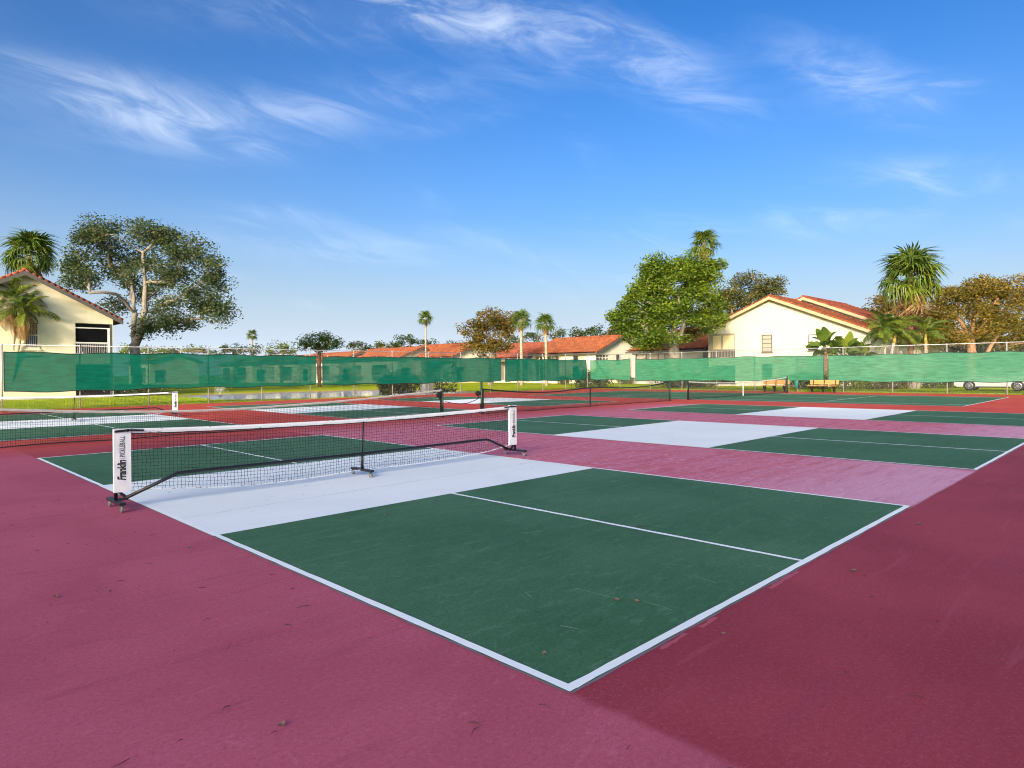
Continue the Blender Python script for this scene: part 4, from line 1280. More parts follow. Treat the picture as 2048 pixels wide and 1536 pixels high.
for k_, (px, dp, lbl, bl, lm_) in enumerate([
    (470, 128, 'low hazy green tree under the far small palm', [(470, 697, 34, 12, 12), (440, 704, 26, 9, 8), (505, 702, 26, 10, 8)], L_OLIVE),
    (562, 122, 'bright little tree behind the long windscreen left of the booted palm', [(562, 695, 24, 12, 10), (580, 703, 24, 9, 7), (540, 704, 16, 8, 5)], L_GREEN),
    (712, 124, 'small dark tree right of the booted palm above the far roofs', [(712, 692, 22, 10, 10), (735, 700, 20, 8, 6)], L_OLIVE),
    (765, 132, 'brownish low tree behind the small tiled houses', [(760, 692, 24, 9, 9), (785, 695, 18, 9, 7)], L_RUSTG),
    (818, 120, 'rounded dark tree directly behind the tall lone palm', [(815, 686, 34, 16, 16), (850, 690, 26, 14, 10), (790, 694, 22, 10, 8)], L_OLIVE),
    (905, 130, 'dark tree peeping out left of the round rusty tree', [(905, 690, 22, 11, 10), (935, 694, 20, 10, 7)], L_OLIVE),
    (1080, 118, 'thin airy trees behind the ridge of the long house', [(1065, 672, 24, 14, 10), (1115, 668, 26, 12, 9), (1030, 680, 22, 12, 8)], L_OAK),
    (1190, 112, 'dark green round tree behind the near end of the long roof', [(1190, 668, 34, 14, 16), (1165, 675, 22, 11, 8), (1150, 668, 16, 12, 5)], L_OLIVE),
    (1240, 96, 'olive yellow tree left of the big bright green tree', [(1238, 658, 26, 18, 14), (1222, 672, 22, 14, 9), (1262, 672, 20, 16, 8)], L_RUSTG),
    (415, 118, 'pale scrubby tree row behind the big oak', [(395, 702, 34, 9, 10), (340, 704, 36, 8, 10), (300, 702, 30, 9, 8), (250, 702, 26, 10, 8)], L_GREEN)]):
    px_tree('far_tree', px, dp, lbl, bl, lm_, B_GREY, .25, 40 + k_, leaf=.34, per=55, clump=1.15, group='far trees along the skyline', shell=.1, rmin=.05)

# unseen tall block, added far off on the sun's side to shade the near courts
def shade_tower():
    d = Vector((to_sun.x, to_sun.y, 0)).normalized(); n = Vector((-d.y, d.x, 0)) * -1
    c = Vector((6, 5, 0)) + d * 102
    t = thing('added_shade_tower', (c.x, c.y, 0), 'tall pale block added out of view behind the camera to shade the near courts', 'added shade block')
    lo, hi, dep, H = -17.5, 15.0, 12.0, 33.6
    obox(MB(), Z0, n, d, lo, hi, 0, dep, -.5, H).build('wall', PALEWALL, t, local=True)
    obox(MB(), Z0, n, d, lo - .4, hi + .4, -.4, dep + .4, H, H + .5).build('roof', CONC, t, local=True)
    for k in range(11):
        obox(MB(), Z0, n, -d, lo + 1, hi - 1, .01, 1.4, 2.7 + k * 2.9, 2.9 + k * 2.9).build('balcony', CONC, t, local=True)
        m = MB()
        for j in range(8): obox(m, Z0, n, -d, lo + 1.6 + j * 4, lo + 3.9 + j * 4, .005, .03, .5 + k * 2.9, 2.4 + k * 2.9)
        m.build('window_band', GLASS, t, local=True)["kind"] = 'stuff'
shade_tower()


# ------------------------------------------------------------------ palms
def fan_mesh(seed, R_=1.0, pet=.9, nseg=20, spread=2.0, droop=.45, width=.05, fold=0.0):
    rr = random.Random(seed); V, F = [], []
    def q(*p):
        i = len(V); V.extend(p); F.append((i, i + 1, i + 2, i + 3))
    q((0, -.022, 0), (0, .022, 0), (pet, .014, -pet * pet * .10), (pet, -.014, -pet * pet * .10))
    hub = (pet, 0, -pet * pet * .10)
    for i in range(nseg):
        a = -spread + 2 * spread * (i + rr.uniform(-.3, .3)) / (nseg - 1); L = R_ * (1 - .25 * (abs(a) / spread) ** 2) * rr.uniform(.78, 1.15)
        ca, sa = math.cos(a), math.sin(a); px_, py_ = -sa, ca; dr = droop * rr.uniform(.6, 1.5); tip = rr.uniform(.7, 2.2)
        def pt(t, wv3, dz=0.0):
            r = L * t; z = hub[2] + dz - dr * .5 * L * t * t - fold * abs(sa) * r; k = 1.0
            if t > .5: z -= (t - .5) ** 2 * L * tip * (.6 + droop); k = 1 - .5 * (t - .5) * min(1.4, tip) * .6
            return (hub[0] + ca * r * k + px_ * wv3, hub[1] + sa * r * k + py_ * wv3, z)
        w1 = width * L
        q(pt(0.02, 0), pt(.32, w1 * .9), pt(.5, 0, .03), pt(.32, -w1 * .9))
        q(pt(.30, w1 * .9), pt(.66, w1 * .75), pt(.66, 0, .02), pt(.30, 0, .03))
        q(pt(.30, 0, .03), pt(.66, 0, .02), pt(.66, -w1 * .75), pt(.30, -w1 * .9))
        q(pt(.66, w1 * .7), pt(1.0, w1 * .08), pt(1.0, -w1 * .08), pt(.66, -w1 * .7))
    return mesh_np('fan_frond', V, F)


FANS = [fan_mesh(i, 1.1, .8, 22, 2.0, .34 + .1 * i) for i in range(4)]
FANS_Y = [fan_mesh(i + 9, 1.05, .8, 20, 1.9, .5 + .1 * i) for i in range(2)]
DEADS = [fan_mesh(20 + i, .85, .8, 14, 1.1, 1.0, .05, .35) for i in range(3)]
for me in FANS: me.materials.append(L_PALM)
for me in FANS_Y: me.materials.append(L_PALMY)
for me in DEADS: me.materials.append(L_DEAD)


def fan_palm(px, depth, top_py, crown_px, label, n=34, skirt=10, seed=1, bark=B_PALM, r0=.20, group='tall fan palms', lean=0.0, skirt_len=1.0, yellow=.35):
    """fan palm whose growing point shows at row top_py"""
    rr = random.Random(seed); b = far(px, depth); t = thing('fan_palm', b, label, 'palm tree', group)
    H = height(px, top_py, depth); S = crown_px * depth / FPX / 2 / 1.9
    pts = [(lean * H * f ** 1.6 * RT.x, lean * H * f ** 1.6 * RT.y, H * f - .1) for f in (0, .1, .25, .4, .55, .7, .85, .95, 1)]
    MB().tube(pts, [r0 * 1.35, r0 * 1.1, r0, r0 * .95, r0 * .92, r0 * .9, r0 * .9, r0 * 1.15, r0 * .8], 10).build('trunk', bark, t, True, local=True)
    top = Vector(pts[-1])
    for i in range(n):
        f = i / (n - 1); e = R(82 - 108 * f ** .9 + rr.uniform(-10, 10)); a = i * 2.39996 + rr.uniform(-.3, .3)
        me = rr.choice(FANS_Y) if (rr.random() < yellow and f > .35) else rr.choice(FANS)
        o = link('frond', me, None, t); k = S * rr.uniform(.85, 1.12)
        o.location = top - Vector((0, 0, .38 * S * f)); o.rotation_euler = (rr.uniform(-.35, .35), -e, a); o.scale = (k, k, k)
    for i in range(skirt):
        o = link('dead_frond', rr.choice(DEADS), None, t); k = S * rr.uniform(.7, 1.05) * skirt_len
        o.location = top - Vector((0, 0, -.05 * S + rr.uniform(0, .7) * S)); o.rotation_euler = (rr.uniform(-.4, .4), R(rr.uniform(52, 84)), i * 2.39996 + rr.uniform(-.4, .4)); o.scale = (k, k, k)
    return t


fan_palm(1822, 55, 545, 140, 'tallest fan palm with shaggy brown skirt beside the ivory house', 48, 34, 1, B_BOOT, .26, None, 0, 1.3)
fan_palm(62, 74, 505, 120, 'bushy fan palm rising behind the cream house roof', 36, 22, 2, B_PALM, .24)
fan_palm(1410, 90, 484, 74, 'fan palm crown poking out above the big bright green tree', 30, 14, 3, B_PALM, .26)
fan_palm(852, 96, 634, 36, 'lone slender fan palm against the sky above the far roofs', 28, 8, 4, B_PALM, .14, yellow=.1)
fan_palm(1043, 78, 637, 50, 'left one of the two slender palms before the long house', 30, 9, 5, B_PALM, .20)
fan_palm(1093, 75, 643, 48, 'right one of the two slender palms before the long house', 30, 12, 6, B_PALM, .18, lean=-.01)
fan_palm(505, 130, 668, 26, 'smallest far palm on the skyline right of the oak', 22, 4, 7, B_PALM, .16, yellow=.1)


def feather_mesh(seed, L=2.4, arch=1.1, nl=30, leaf_l=.62, hang=.75):
    rr = random.Random(seed); V, F = [], []
    def q(*p): i = len(V); V.extend(p); F.append((i, i + 1, i + 2, i + 3))
    def ax(t): return Vector((L * (t - .18 * arch * t ** 3), 0, L * (.34 * t - arch * .62 * t * t)))
    n = 12
    for i in range(n):
        a, b = ax(i / n), ax((i + 1) / n); w_ = .022 * (1 - i / n * .8)
        q((a.x, -w_, a.z), (a.x, w_, a.z), (b.x, w_ * .85, b.z), (b.x, -w_ * .85, b.z))
    for i in range(nl):
        t = .18 + .82 * (i + .5) / nl; p = ax(t); d = (ax(min(1, t + .02)) - ax(t - .02)).normalized()
        ll = leaf_l * math.sin(math.pi * (.16 + .80 * (t - .18) / .82)) ** .6 * rr.uniform(.85, 1.1)
        for s in (-1, 1):
            side = Vector((0, s, 0)); dr = (d * .55 + side * .75 + Vector((0, 0, rr.uniform(.0, .25)))).normalized()
            m1 = p + dr * ll * .5; m2 = p + dr * ll * .95 + Vector((0, 0, -hang * ll * rr.uniform(.5, .9)))
            wv4 = d * .030
            q(tuple(p - wv4 * .5), tuple(m1 - wv4), tuple(m1 + wv4), tuple(p + wv4 * .5))
            q(tuple(m1 - wv4), tuple(m2), tuple(m2 + wv4 * .2), tuple(m1 + wv4))
    return mesh_np('feather_frond', V, F)


FEATH = [feather_mesh(i, 2.4, .95 + .25 * i) for i in range(3)]
FEATH_Y = [feather_mesh(i + 5, 2.3, .8 + .2 * i) for i in range(2)]
FEATH_D = [feather_mesh(i + 8, 2.1, 1.5, 24, .55, 1.0) for i in range(2)]
for me in FEATH: me.materials.append(L_PALM)
for me in FEATH_Y: me.materials.append(L_PALMY)
for me in FEATH_D: me.materials.append(L_DEAD)


def feather_palm(px, depth, top_py, scale, label, n=16, dead=2, seed=1, stems=((0, 0),), r0=.11, shaft=True, group='arching feather palms', yellow=.4):
    rr = random.Random(seed); b = far(px, depth); t = thing('feather_palm', b, label, 'palm tree', group); H = height(px, top_py, depth)
    for si, (dx, dh) in enumerate(stems):
        hx = RT * dx; Hs = H + dh
        pts = [Vector((hx.x * f ** 1.3, hx.y * f ** 1.3, Hs * f - .1)) for f in (0, .3, .6, .85)]
        MB().tube(pts, [r0 * 1.3, r0, r0 * .9, r0], 9).build('trunk', B_PALM, t, True, local=True)
        top = Vector((hx.x, hx.y, Hs)); MB().tube([pts[-1], top], [r0 * 1.25, r0 * .6], 9).build('crown_shaft', B_GREEN if shaft else B_PALM, t, True, local=True)
        for i in range(n):
            f = i / (n - 1); e = R(74 - 92 * f + rr.uniform(-8, 8)); me = rr.choice(FEATH_Y if rr.random() < yellow else FEATH)
            o = link('frond', me, None, t); k = scale * rr.uniform(.85, 1.12); o.location = top; o.rotation_euler = (rr.uniform(-.5, .5), -e, i * 2.39996 + si + rr.uniform(-.3, .3)); o.scale = (k, k, k)
        for i in range(dead):
            o = link('dead_frond', rr.choice(FEATH_D), None, t); k = scale * rr.uniform(.7, .95); o.location = top - Vector((0, 0, .2)); o.rotation_euler = (0, R(rr.uniform(20, 50)), rr.uniform(0, 6.3)); o.scale = (k, k, k)
    return t


feather_palm(1770, 53, 660, .92, 'left arching palm with yellow crown shaft below the tallest fan palm', 20, 0, 1, ((0, 0), (.9, -.3)), .12)
feather_palm(1852, 54, 668, .86, 'right arching palm below the tallest fan palm', 18, 1, 2, ((0, 0),), .12)
feather_palm(22, 46, 622, .95, 'leaning clump palm with browned fronds before the cream house window', 14, 7, 3, ((-.2, .3), (1.0, -.2), (.4, .7), (-.9, .6)), .09, False, yellow=.5)


def paddle_mesh(seed, L=1.5, W_=.36, arch=.6):
    rr = random.Random(seed); V, F = [], []; n = 8
    for i in range(n + 1):
        t = i / n; x = L * (.35 + .65 * t) - .15 * arch * t * t; z = L * (.25 * t - arch * .45 * t * t); wv5 = W_ * .5 * math.sin(math.pi * (.06 + .92 * t)) ** .7
        for s in (-1, -.5, 0, .5, 1): V.append((x, wv5 * s, z + .10 * abs(s) * wv5 * 2 + rr.uniform(-.01, .01)))
    for i in range(n):
        for j in range(4): q = i * 5 + j; F.append((q, q + 1, q + 6, q + 5))
    i0 = len(V); V += [(0, -.02, 0), (0, .02, 0), (L * .36, .012, 0), (L * .36, -.012, 0)]; F.append((i0, i0 + 1, i0 + 2, i0 + 3))
    return mesh_np('paddle_leaf', V, F)


PADD = [paddle_mesh(i, 1.6, .56, .45 + .4 * i) for i in range(3)]
PADD_Y = paddle_mesh(7, 1.6, .58, .25)
for me in PADD: me.materials.append(L_PALM)
PADD_Y.materials.append(L_PALMY)


def paddle_plant(px, depth, top_py, label, n, seed, sc=1.0, trunk=True):
    rr = random.Random(seed); b = far(px, depth); t = thing('paddle_plant', b, label, 'plant', 'broad leaved plants by the ivory house'); H = height(px, top_py, depth)
    MB().tube([(0, 0, -.1), (.02, 0, H * .5), (0, .02, H)], [.16, .13, .12], 9).build('stem', B_BOOT, t, True, local=True)
    for i in range(n):
        f = i / max(1, n - 1); o = link('leaf', PADD_Y if (i == 0 or rr.random() < .15) else rr.choice(PADD), None, t); k = sc * rr.uniform(.8, 1.15)
        o.location = (0, 0, H - .25 * f); o.rotation_euler = (rr.uniform(-1.3, 1.3), -R(80 - 85 * f + rr.uniform(-8, 8)), i * 2.39996 + rr.uniform(-.3, .3)); o.scale = (k, k, k)
    return t


paddle_plant(1652, 54, 697, 'paddle leaved plant on a booted stem seen through the windscreen gap', 26, 1, 1.15)
paddle_plant(1690, 55, 708, 'lower broad leaved plant right of the one on the booted stem', 22, 2, 1.1)
paddle_plant(1722, 56, 715, 'yellowing broad leaved plant at the foot of the arching palms', 18, 3, 1.0)

# booted palm trunk standing in the gap between the left windscreens is the trunk of the small dark tree


# ------------------------------------------------------------------ hedges and bushes
def bush(name, c, r, label, leafm, seed, leaf=.13, n=2600, group='hedges and bushes', box=False, stems=5):
    rg = np.random.default_rng(seed); t = thing(name, (c[0], c[1], 0), label, 'hedge' if 'hedge' in name else 'bush', group)
    if box:
        P = rg.uniform(-1, 1, (n, 3)); k = rg.integers(0, 3, n); sg = np.where(rg.random(n) < .5, -1, 1); P[np.arange(n), k] = sg * rg.uniform(.78, 1.04, n)
    else:
        P = rg.normal(size=(n, 3)); P /= np.linalg.norm(P, axis=1, keepdims=True); P *= rg.uniform(.55, 1.03, (n, 1))
        P *= (1 + .12 * np.sin(P[:, :1] * 5 + seed) + .12 * np.sin(P[:, 1:2] * 6 + 2 * seed) + .1 * np.sin(P[:, 2:3] * 7))
    P = P * np.array(r) + np.array([0, 0, r[2] * (1.0 if box else .85)]); P = P[P[:, 2] > .03]
    V, F = leaves_np(P, leaf, rg, .7, .62); link('foliage', mesh_np('foliage', V, F), leafm, t)
    m = MB()
    for i in range(stems):
        a = rg.uniform(0, 6.28); x, y = math.cos(a) * r[0] * .35, math.sin(a) * r[1] * .35
        m.tube([(x * .3, y * .3, -.05), (x, y, r[2] * .9), (x * 1.8, y * 1.8, r[2] * 1.4)], [.05, .035, .015], 5)
    m.build('stem', B_GREY, t, local=True)
    return t


bush('pond_bush', far(775, 47), (.75, .75, .85), 'bright green bush at the pond edge left of the utility box', L_GREEN, 1, .16, 1800)
bush('pond_bush', far(800, 49), (.8, .6, .95), 'leggy green bush close beside the bright pond bush', L_HEDGE, 2, .15, 1300)
bush('pond_bush', far(822, 50), (.9, .6, .9), 'thin leggy bush just left of the utility box', L_HEDGE, 3, .14, 1000)
bush('trimmed_hedge', far(878, 52), (1.1, .9, 1.25), 'dark square trimmed hedge right of the utility box', L_OLIVE, 4, .14, 3200, box=True)
bush('corner_bush', far(1170, 64), (1.5, 1.2, 1.0), 'bright leafy bush outside the far fence corner', L_GREEN, 5, .18, 2200)
bush('corner_bush', far(1203, 66), (1.2, 1.1, 1.1), 'darker bush right of the bright one at the fence corner', L_HEDGE, 6, .18, 1700)
bush('wall_hedge', far(1358, 60), (1.3, 2.4, .95), 'round green hedge below the big bright green tree', L_HEDGE, 7, .16, 3000)
bush('wall_hedge', far(1398, 62), (1.0, 2.2, .75), 'low dark hedge beside the ivory house porch', L_OLIVE, 8, .16, 2400)
for k_, (px, dp, ry, rz_, lbl, lm_) in enumerate([(1600, 53, 1.6, .75, 'green hedge behind the teal litter bin', L_HEDGE), (1640, 52, 1.6, .7, 'green hedge behind the right bench', L_HEDGE), (1700, 51, 1.7, .72, 'bright hedge just right of the right bench', L_GREEN),
        (1745, 51, 1.3, .7, 'low hedge with rusty tips below the broad leaved plants', L_RUSTG), (1790, 51, 1.2, .68, 'rusty low shrub left of the pale trunks', L_RUSTG), (1868, 52, 1.5, .8, 'dark shrub between the pale trunks and the car', L_OLIVE), (1905, 53, 1.1, .75, 'dark low shrub touching the nose of the car', L_OLIVE)]):
    bush('fence_hedge', far(px, dp), (.8, ry, rz_), lbl, lm_, 20 + k_, .14, 1900)
for k_, (px, dp, rr_, rz_, lbl, lm_) in enumerate([(20, 50, .7, .6, 'small dark shrub at the foot of the cream house', L_OLIVE), (262, 52, 1.4, .55, 'low dark shrubs beside the lower screened porch', L_OLIVE), (305, 53, 1.2, .5, 'low dark shrub by the left end of the pond', L_HEDGE),
        (690, 88, 2.2, .9, 'rounded shrub on the far bank behind the windscreen gap', L_HEDGE), (1128, 80, 1.0, .6, 'dark shrub at the wall foot of the long house', L_RUSTG), (1250, 80, 1.4, .6, 'reddish shrub below the house behind the short windscreen', L_RUSTG)]):
    bush('low_shrub', far(px, dp), (rr_, rr_ * .8, rz_), lbl, lm_, 40 + k_, .15, 1200)
for k_, (px, dp, w_, h_, lbl) in enumerate([(1955, 72, 6, 2.9, 'green understorey hedge below the golden brown tree'), (2040, 66, 5, 2.7, 'green hedge mass at the right edge behind the fence'), (1880, 70, 4, 2.8, 'scrubby green hedge behind the right arching palm')]):
    bush('understorey_hedge', far(px, dp), (2.0, w_, h_), lbl, L_RUSTG if k_ == 2 else L_HEDGE, 60 + k_, .28, 8000)

# ------------------------------------------------------------------ street furniture
def bench(y, label):
    t = thing('park_bench', (44.1, y, 0), label, 'bench', 'benches along the right fence'); H = .94
    for k, (x0, x1) in enumerate(((-.28, -.13), (-.11, .04), (.06, .20))):
        MB().box(x0, x1, -H, H, .43, .475).build('seat_plank', WOOD, t, bevel=.006, local=True)
    for z0, z1 in ((.545, .685), (.70, .84)):
        m = MB(); i = 0
        m.v += [(.22 + (z0 - .43) * .25, -H, z0), (.26 + (z0 - .43) * .25, -H, z0), (.26 + (z1 - .43) * .25, -H, z1), (.22 + (z1 - .43) * .25, -H, z1)]
        m.v += [(x, H, z) for (x, y_, z) in m.v[:4]]
        m.f += [(0, 1, 2, 3), (7, 6, 5, 4), (0, 4, 5, 1), (1, 5, 6, 2), (2, 6, 7, 3), (3, 7, 4, 0)]
        m.build('back_plank', WOOD, t, local=True)
    for yy in (-.72, 0, .72):
        MB().bar((-.22, yy, .43), (.10, yy, .02), .09, .06).bar((.18, yy, .42), (.02, yy, .02), .09, .06).bar((-.26, yy, .41), (.24, yy, .41), .07, .05).bar((.24, yy, .43), (.335, yy, .83), .06, .04).bar((-.06, yy, .03), (.20, yy, .03), .10, .06).build('leg', BLACK, t, local=True)
    return t


bench(14.52, 'yellow plank bench standing alone right of the teal litter bin')
bench(17.85, 'yellow plank bench seen through the farthest tennis net')
g = thing('litter_bin', (44.35, 16.32, 0), 'small teal litter bin on a post between the benches', 'bin')
MB().tube([(0, 0, 0), (0, 0, .80)], .025, 8).build('post', GALV, g, True, local=True)
MB().lathe((-.17, 0, .30), [(.001, 0), (.12, 0), (.145, .44), (.15, .46), (.135, .46), (.125, .40), (.001, .38)], 14).build('bucket', TEAL, g, True, local=True)
MB().box(-.03, .03, -.05, .05, .55, .62).build('bracket', STEEL, g, local=True)

g = thing('utility_box', far(853, 50.5), 'pale concrete utility box between the pond bushes and trimmed hedge', 'utility box')
MB().box(-.42, .42, -.35, .35, 0, 1.02).build('cabinet', CONC, g, bevel=.02, local=True)
MB().box(-.46, .46, -.39, .39, 1.02, 1.09).build('lid', CONC, g, bevel=.015, local=True)
MB().box(-.36, .36, -.365, -.351, .1, .92).build('door', CONC, g, bevel=.004, local=True)
g = thing('pond_pipe', far(686, 46), 'short pale standpipe at the edge of the pond', 'pipe')
MB().tube([(0, 0, -.5), (0, 0, .28)], .12, 12).build('pipe', CONC, g, True, local=True)
MB().lathe((0, 0, .28), [(.14, -.05), (.14, .03), (.001, .05)], 12).build('cap', CONC, g, True, local=True)
g = thing('pond_fountain', far(440, 52, -.13), 'low white fountain spray on the pond', 'fountain')
rgF = np.random.default_rng(3); n_ = 700
ang = rgF.uniform(0, 6.283, n_); tt = rgF.uniform(0, 1, n_); rad_ = .85 * tt * rgF.uniform(.4, 1, n_); zz = .75 * (4 * tt * (1 - tt)) ** .8 * rgF.uniform(.55, 1, n_) + .02
V, F = leaves_np(np.stack([rad_ * np.cos(ang), rad_ * np.sin(ang), zz], 1), .028, rgF, 1, .7)
link('spray', mesh_np('spray', V, F), SPRAY, g)['kind'] = 'stuff'
MB().lathe((0, 0, -.05), [(.001, 0), (.14, 0), (.14, .08), (.04, .12), (.03, .16), (.001, .16)], 12).build('nozzle', BLACK, g, True, local=True)


# ------------------------------------------------------------------ parked car, side on behind the right windscreen
def car(loc, rz, label):
    t = thing('parked_car', loc, label, 'car', None, rz)
    W_ = .90
    # side outline (x along the car, nose at +x)
    body = [(-2.28, .42), (-2.32, .62), (-2.24, .92), (-1.9, 1.0), (-.9, 1.02), (.75, .98), (1.55, .90), (2.15, .76), (2.30, .58), (2.28, .36), (2.1, .26), (1.82, .26)]
    arch = lambda cx: [(cx + .37 * math.cos(a), .33 + .37 * math.sin(a)) for a in np.linspace(-.19, math.pi + .19, 11)]
    low = arch(1.38) + [(-1.0, .24)] + arch(-1.32) + [(-2.1, .28)]
    out = body + low
    def ring(w0): return [(x, w0 * (1 - .10 * max(0, (abs(x) - 1.4)) ** 1.3) * (1 if z < .8 else 1 - (z - .8) * .22), z) for x, z in out]
    m = MB(); A, B = ring(W_), [(x, -y, z) for x, y, z in ring(W_)]
    n = len(out); m.v += A + B; m.f += [tuple(range(n)), tuple(reversed(range(n, 2 * n)))]
    m.f += [(i, n + i, n + (i + 1) % n, (i + 1) % n) for i in range(n)]
    m.build('body', CARPAINT, t, local=True)
    cab = [(-2.05, .98), (-1.55, 1.36), (-.95, 1.46), (.0, 1.45), (.42, 1.38), (1.12, .97)]
    m = MB(); k = len(cab); y0, y1 = .80, .60
    yv = lambda z: y0 - (z - .98) / .48 * (y0 - y1)
    m.v += [(x, yv(z), z) for x, z in cab] + [(x, -yv(z), z) for x, z in cab]
    m.f += [tuple(range(k)), tuple(reversed(range(k, 2 * k)))] + [(i, k + i, k + (i + 1) % k, (i + 1) % k) for i in range(k)]
    cb = m.build('cabin', CARPAINT, t, local=True)
    for s in (-1, 1):
        for pts in ([(-1.72, 1.03), (-1.45, 1.32), (-.95, 1.40), (-.38, 1.41), (-.38, 1.03)], [(-.30, 1.03), (-.30, 1.41), (.0, 1.40), (.36, 1.33), (.88, 1.03)]):
            m = MB(); m.face([(x, s * (yv(z) + .012), z) for x, z in pts]); m.build('side_window', GLASS, cb, local=True)
        MB().box(.62, .80, s * .86 - .10, s * .86 + .10, .98, 1.10).build('mirror', CARPAINT, t, bevel=.03, local=True)
        for x in (-.55, .45): MB().box(x - .09, x + .09, s * .905 - .012, s * .905 + .012, .80, .83).build('door_handle', CARPAINT, t, local=True)
        m = MB(); m.box(-.93, .98, s * .885 - .03, s * .885 + .03, .22, .30); m.build('side_skirt', BLACK, t, local=True)
        MB().box(2.02, 2.20, s * .55 - .18, s * .55 + .18, .62, .74).build('headlight', TRIM, t, bevel=.03, local=True)
        MB().box(-2.33, -2.22, s * .60 - .16, s * .60 + .16, .74, .86).build('tail_light', simple('tail lamp', (.35, .02, .02), .3), t, bevel=.02, local=True)
    m = MB(); m.face([(1.08, .70, 1.0), (1.08, -.70, 1.0), (.45, -.57, 1.375), (.45, .57, 1.375)]); o = m.build('windscreen_glass', GLASS, cb, local=True); o.location = (.012, 0, .012)
    MB().box(2.24, 2.31, -.62, .62, .34, .54).build('grille', BLACK, t, bevel=.02, local=True)
    for x in (-1.32, 1.38):
        for s in (-1, 1):
            y = s * .80
            wh = MB().lathe((x, y, .33), [(.20, -.10), (.31, -.10), (.33, -.06), (.33, .06), (.31, .10), (.20, .10)], 24, 'y').build('wheel', TYRE, t, True, local=True)
            m = MB().lathe((x, y, .33), [(.215, -.095), (.225, -.10), (.205, -.105), (.195, -.06), (.195, .06), (.205, .105), (.225, .10), (.215, .095)], 24, 'y')
            for q in range(10):
                a = q * math.pi / 5
                for off in (.09,): m.bar((x, y + s * off, .33), (x + .205 * math.cos(a), y + s * off, .33 + .205 * math.sin(a)), .035, .03)
            m.lathe((x, y + s * .09, .33), [(.001, -.03), (.05, -.03), (.05, .03), (.001, .03)], 10, 'y')
            m.build('rim', ALLOY, wh, local=True)
            MB().lathe((x, y, .33), [(.001, -.01), (.19, -.01), (.19, .01), (.001, .01)], 16, 'y').build('brake_disc', BLACK, wh, local=True)
    return t


c1, c2 = gnd(1940, 779.0), gnd(2033, 780.8)
mid_ = (c1 + c2) / 2
car((53.2, 6.30, 0), R(90), 'white car parked behind the pale windscreen at the right edge')

# pale trunks of the small tree by the car
rgT = random.Random(4)
g = thing('pale_trunk_tree', far(1828, 52), 'pale split trunks below the windscreen left of the car', 'tree')
for (dx, sp) in ((-.45, -.25), (0, .02), (.42, .3)):
    q = RT * dx; e = RT * (dx + sp)
    MB().tube([(q.x * .6, q.y * .6, -.1), (q.x, q.y, .5), (e.x, e.y, 1.6), (e.x * 1.5, e.y * 1.5, 3.0)], [.20, .15, .12, .08], 9).build('trunk', B_OAK, g, True, local=True)

# ------------------------------------------------------------------ grass, fallen leaves, litter
rgG = np.random.default_rng(9)
def grass(n, fx, fy, label, hmin=.05, hmax=.13):
    x, y = fx(n), fy(n)
    keep = np.array([pond_depth(a, b) < -.9 for a, b in zip(x, y)]); x, y = x[keep], y[keep]; n = len(x)
    h = rgG.uniform(hmin, hmax, n); a = rgG.uniform(0, 6.283, n); wv6 = rgG.uniform(.010, .022, n); lx, ly = rgG.normal(0, .04, n), rgG.normal(0, .04, n)
    z = np.full(n, -.04)
    V = np.stack([np.stack([x - wv6 * np.cos(a), y - wv6 * np.sin(a), z], 1), np.stack([x + wv6 * np.cos(a), y + wv6 * np.sin(a), z], 1), np.stack([x + lx, y + ly, z + h], 1)], 1).reshape(-1, 3)
    o = link('grass', mesh_np('grass', V, np.arange(n * 3).reshape(n, 3)), L_GRASS); tag(o, label, 'grass', kind='stuff')
grass(42000, lambda n: rgG.uniform(-3, 24, n), lambda n: 35.6 + rgG.uniform(0, 1, n) ** 1.3 * 16, 'sunlit lawn between the pond side fence and the cream house')
grass(16000, lambda n: 45.1 + rgG.uniform(0, 1, n) ** 1.2 * 7, lambda n: rgG.uniform(0, 34, n), 'lawn strip behind the benches and right windscreens')

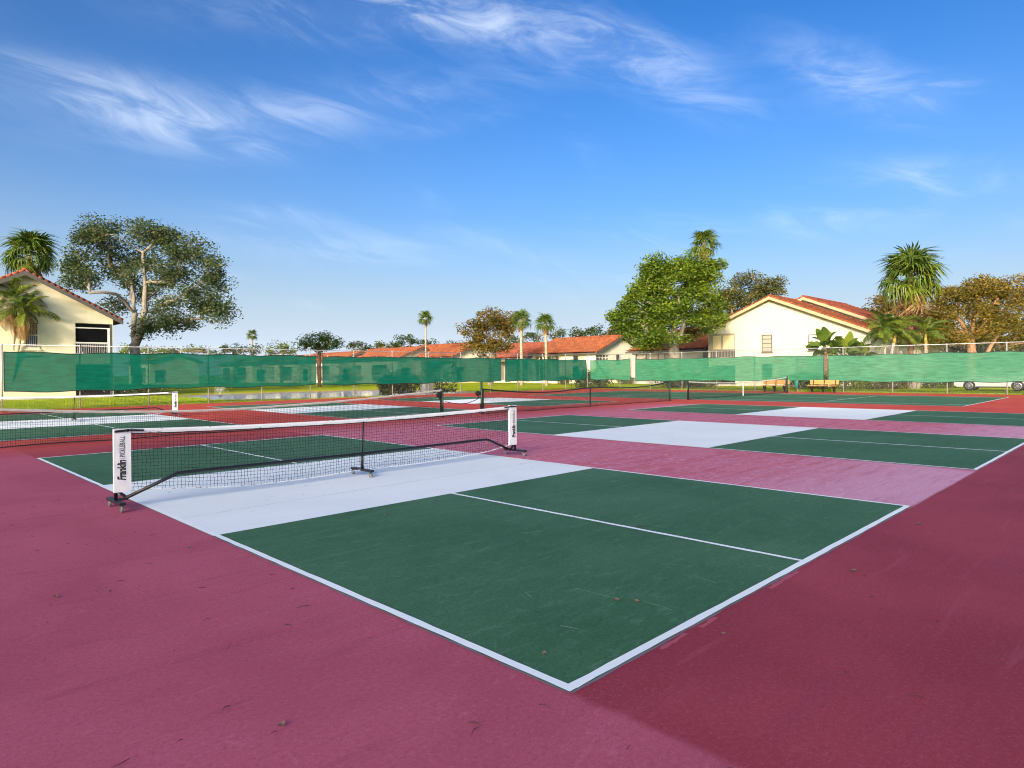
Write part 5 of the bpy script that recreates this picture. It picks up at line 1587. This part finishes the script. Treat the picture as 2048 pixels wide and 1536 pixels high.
leafs = [(770, 1030, 'curled brown leaf on the near green court beside the kitchen'), (1838, 1048, 'largest dry leaf on the crimson apron near the court corner'), (1708, 1142, 'dry leaf on the crimson apron beside the baseline'),
         (380, 1095, 'brown leaf on the mauve apron beside the white kitchen'), (110, 1193, 'small dry leaf far out on the mauve apron'), (1235, 1200, 'pale curled leaf in the middle of the near green court'),
         (1275, 1203, 'second pale leaf just right of the curled one on green'), (563, 1450, 'dry leaf lowest on the mauve apron'), (1088, 1307, 'dark leaf on green near the court corner'), (1448, 1268, 'thin leaf on green close to the baseline')]
for k_, (px, py, lbl) in enumerate(leafs):
    p = gnd(px, py, .012); rr = random.Random(k_); L_ = (.045, .06, .055, .045, .04, .05, .045, .035, .04, .03)[k_]; m = MB(); n = 6; rows = []
    for i in range(n + 1):
        t = i / n; wv7 = L_ * .42 * math.sin(math.pi * (.04 + .93 * t)); x = L_ * (t - .5); z = .003 + .008 * (2 * t - 1) ** 2 * rr.uniform(.4, 1)
        rows.append([(x, -wv7, z + .006 * rr.random()), (x, 0, z - .002), (x, wv7, z + .007 * rr.random())])
    for i in range(n):
        for j in range(2): m.face((rows[i][j], rows[i + 1][j], rows[i + 1][j + 1], rows[i][j + 1]))
    m.tube([(-L_ * .5, 0, .006), (-L_ * .8, .004, .003)], .0015, 4)
    o = m.build('dry_leaf', DRYLEAF); o.location = (p.x, p.y, .011); o.rotation_euler = (0, 0, rr.uniform(0, 6.28)); tag(o, lbl, 'leaf', 'dry leaves on the court')
m = MB()
for k_ in range(150):
    if k_ < 95: x, y = random.uniform(-2.4, -.1), random.uniform(-1.2, 8)
    elif k_ < 120: x, y = random.uniform(.2, 6), random.uniform(.2, 8)
    else: x, y = random.uniform(.2, 9), random.uniform(-2.2, -.1)
    a = random.uniform(0, 6.28); L_ = random.choice((.02, .04, .05, .07, .08)) * random.uniform(.7, 1.2); b = a + random.uniform(-.7, .7)
    m.tube([(x, y, .012), (x + math.cos(a) * L_ * .5, y + math.sin(a) * L_ * .5, .016), (x + math.cos(a) * L_ * .5 + math.cos(b) * L_ * .5, y + math.sin(a) * L_ * .5 + math.sin(b) * L_ * .5, .012)], [.0014, .0024, .001], 4)
o = m.build('debris', TWIG); tag(o, 'thin twigs and needles scattered over the near court', 'debris', kind='stuff')
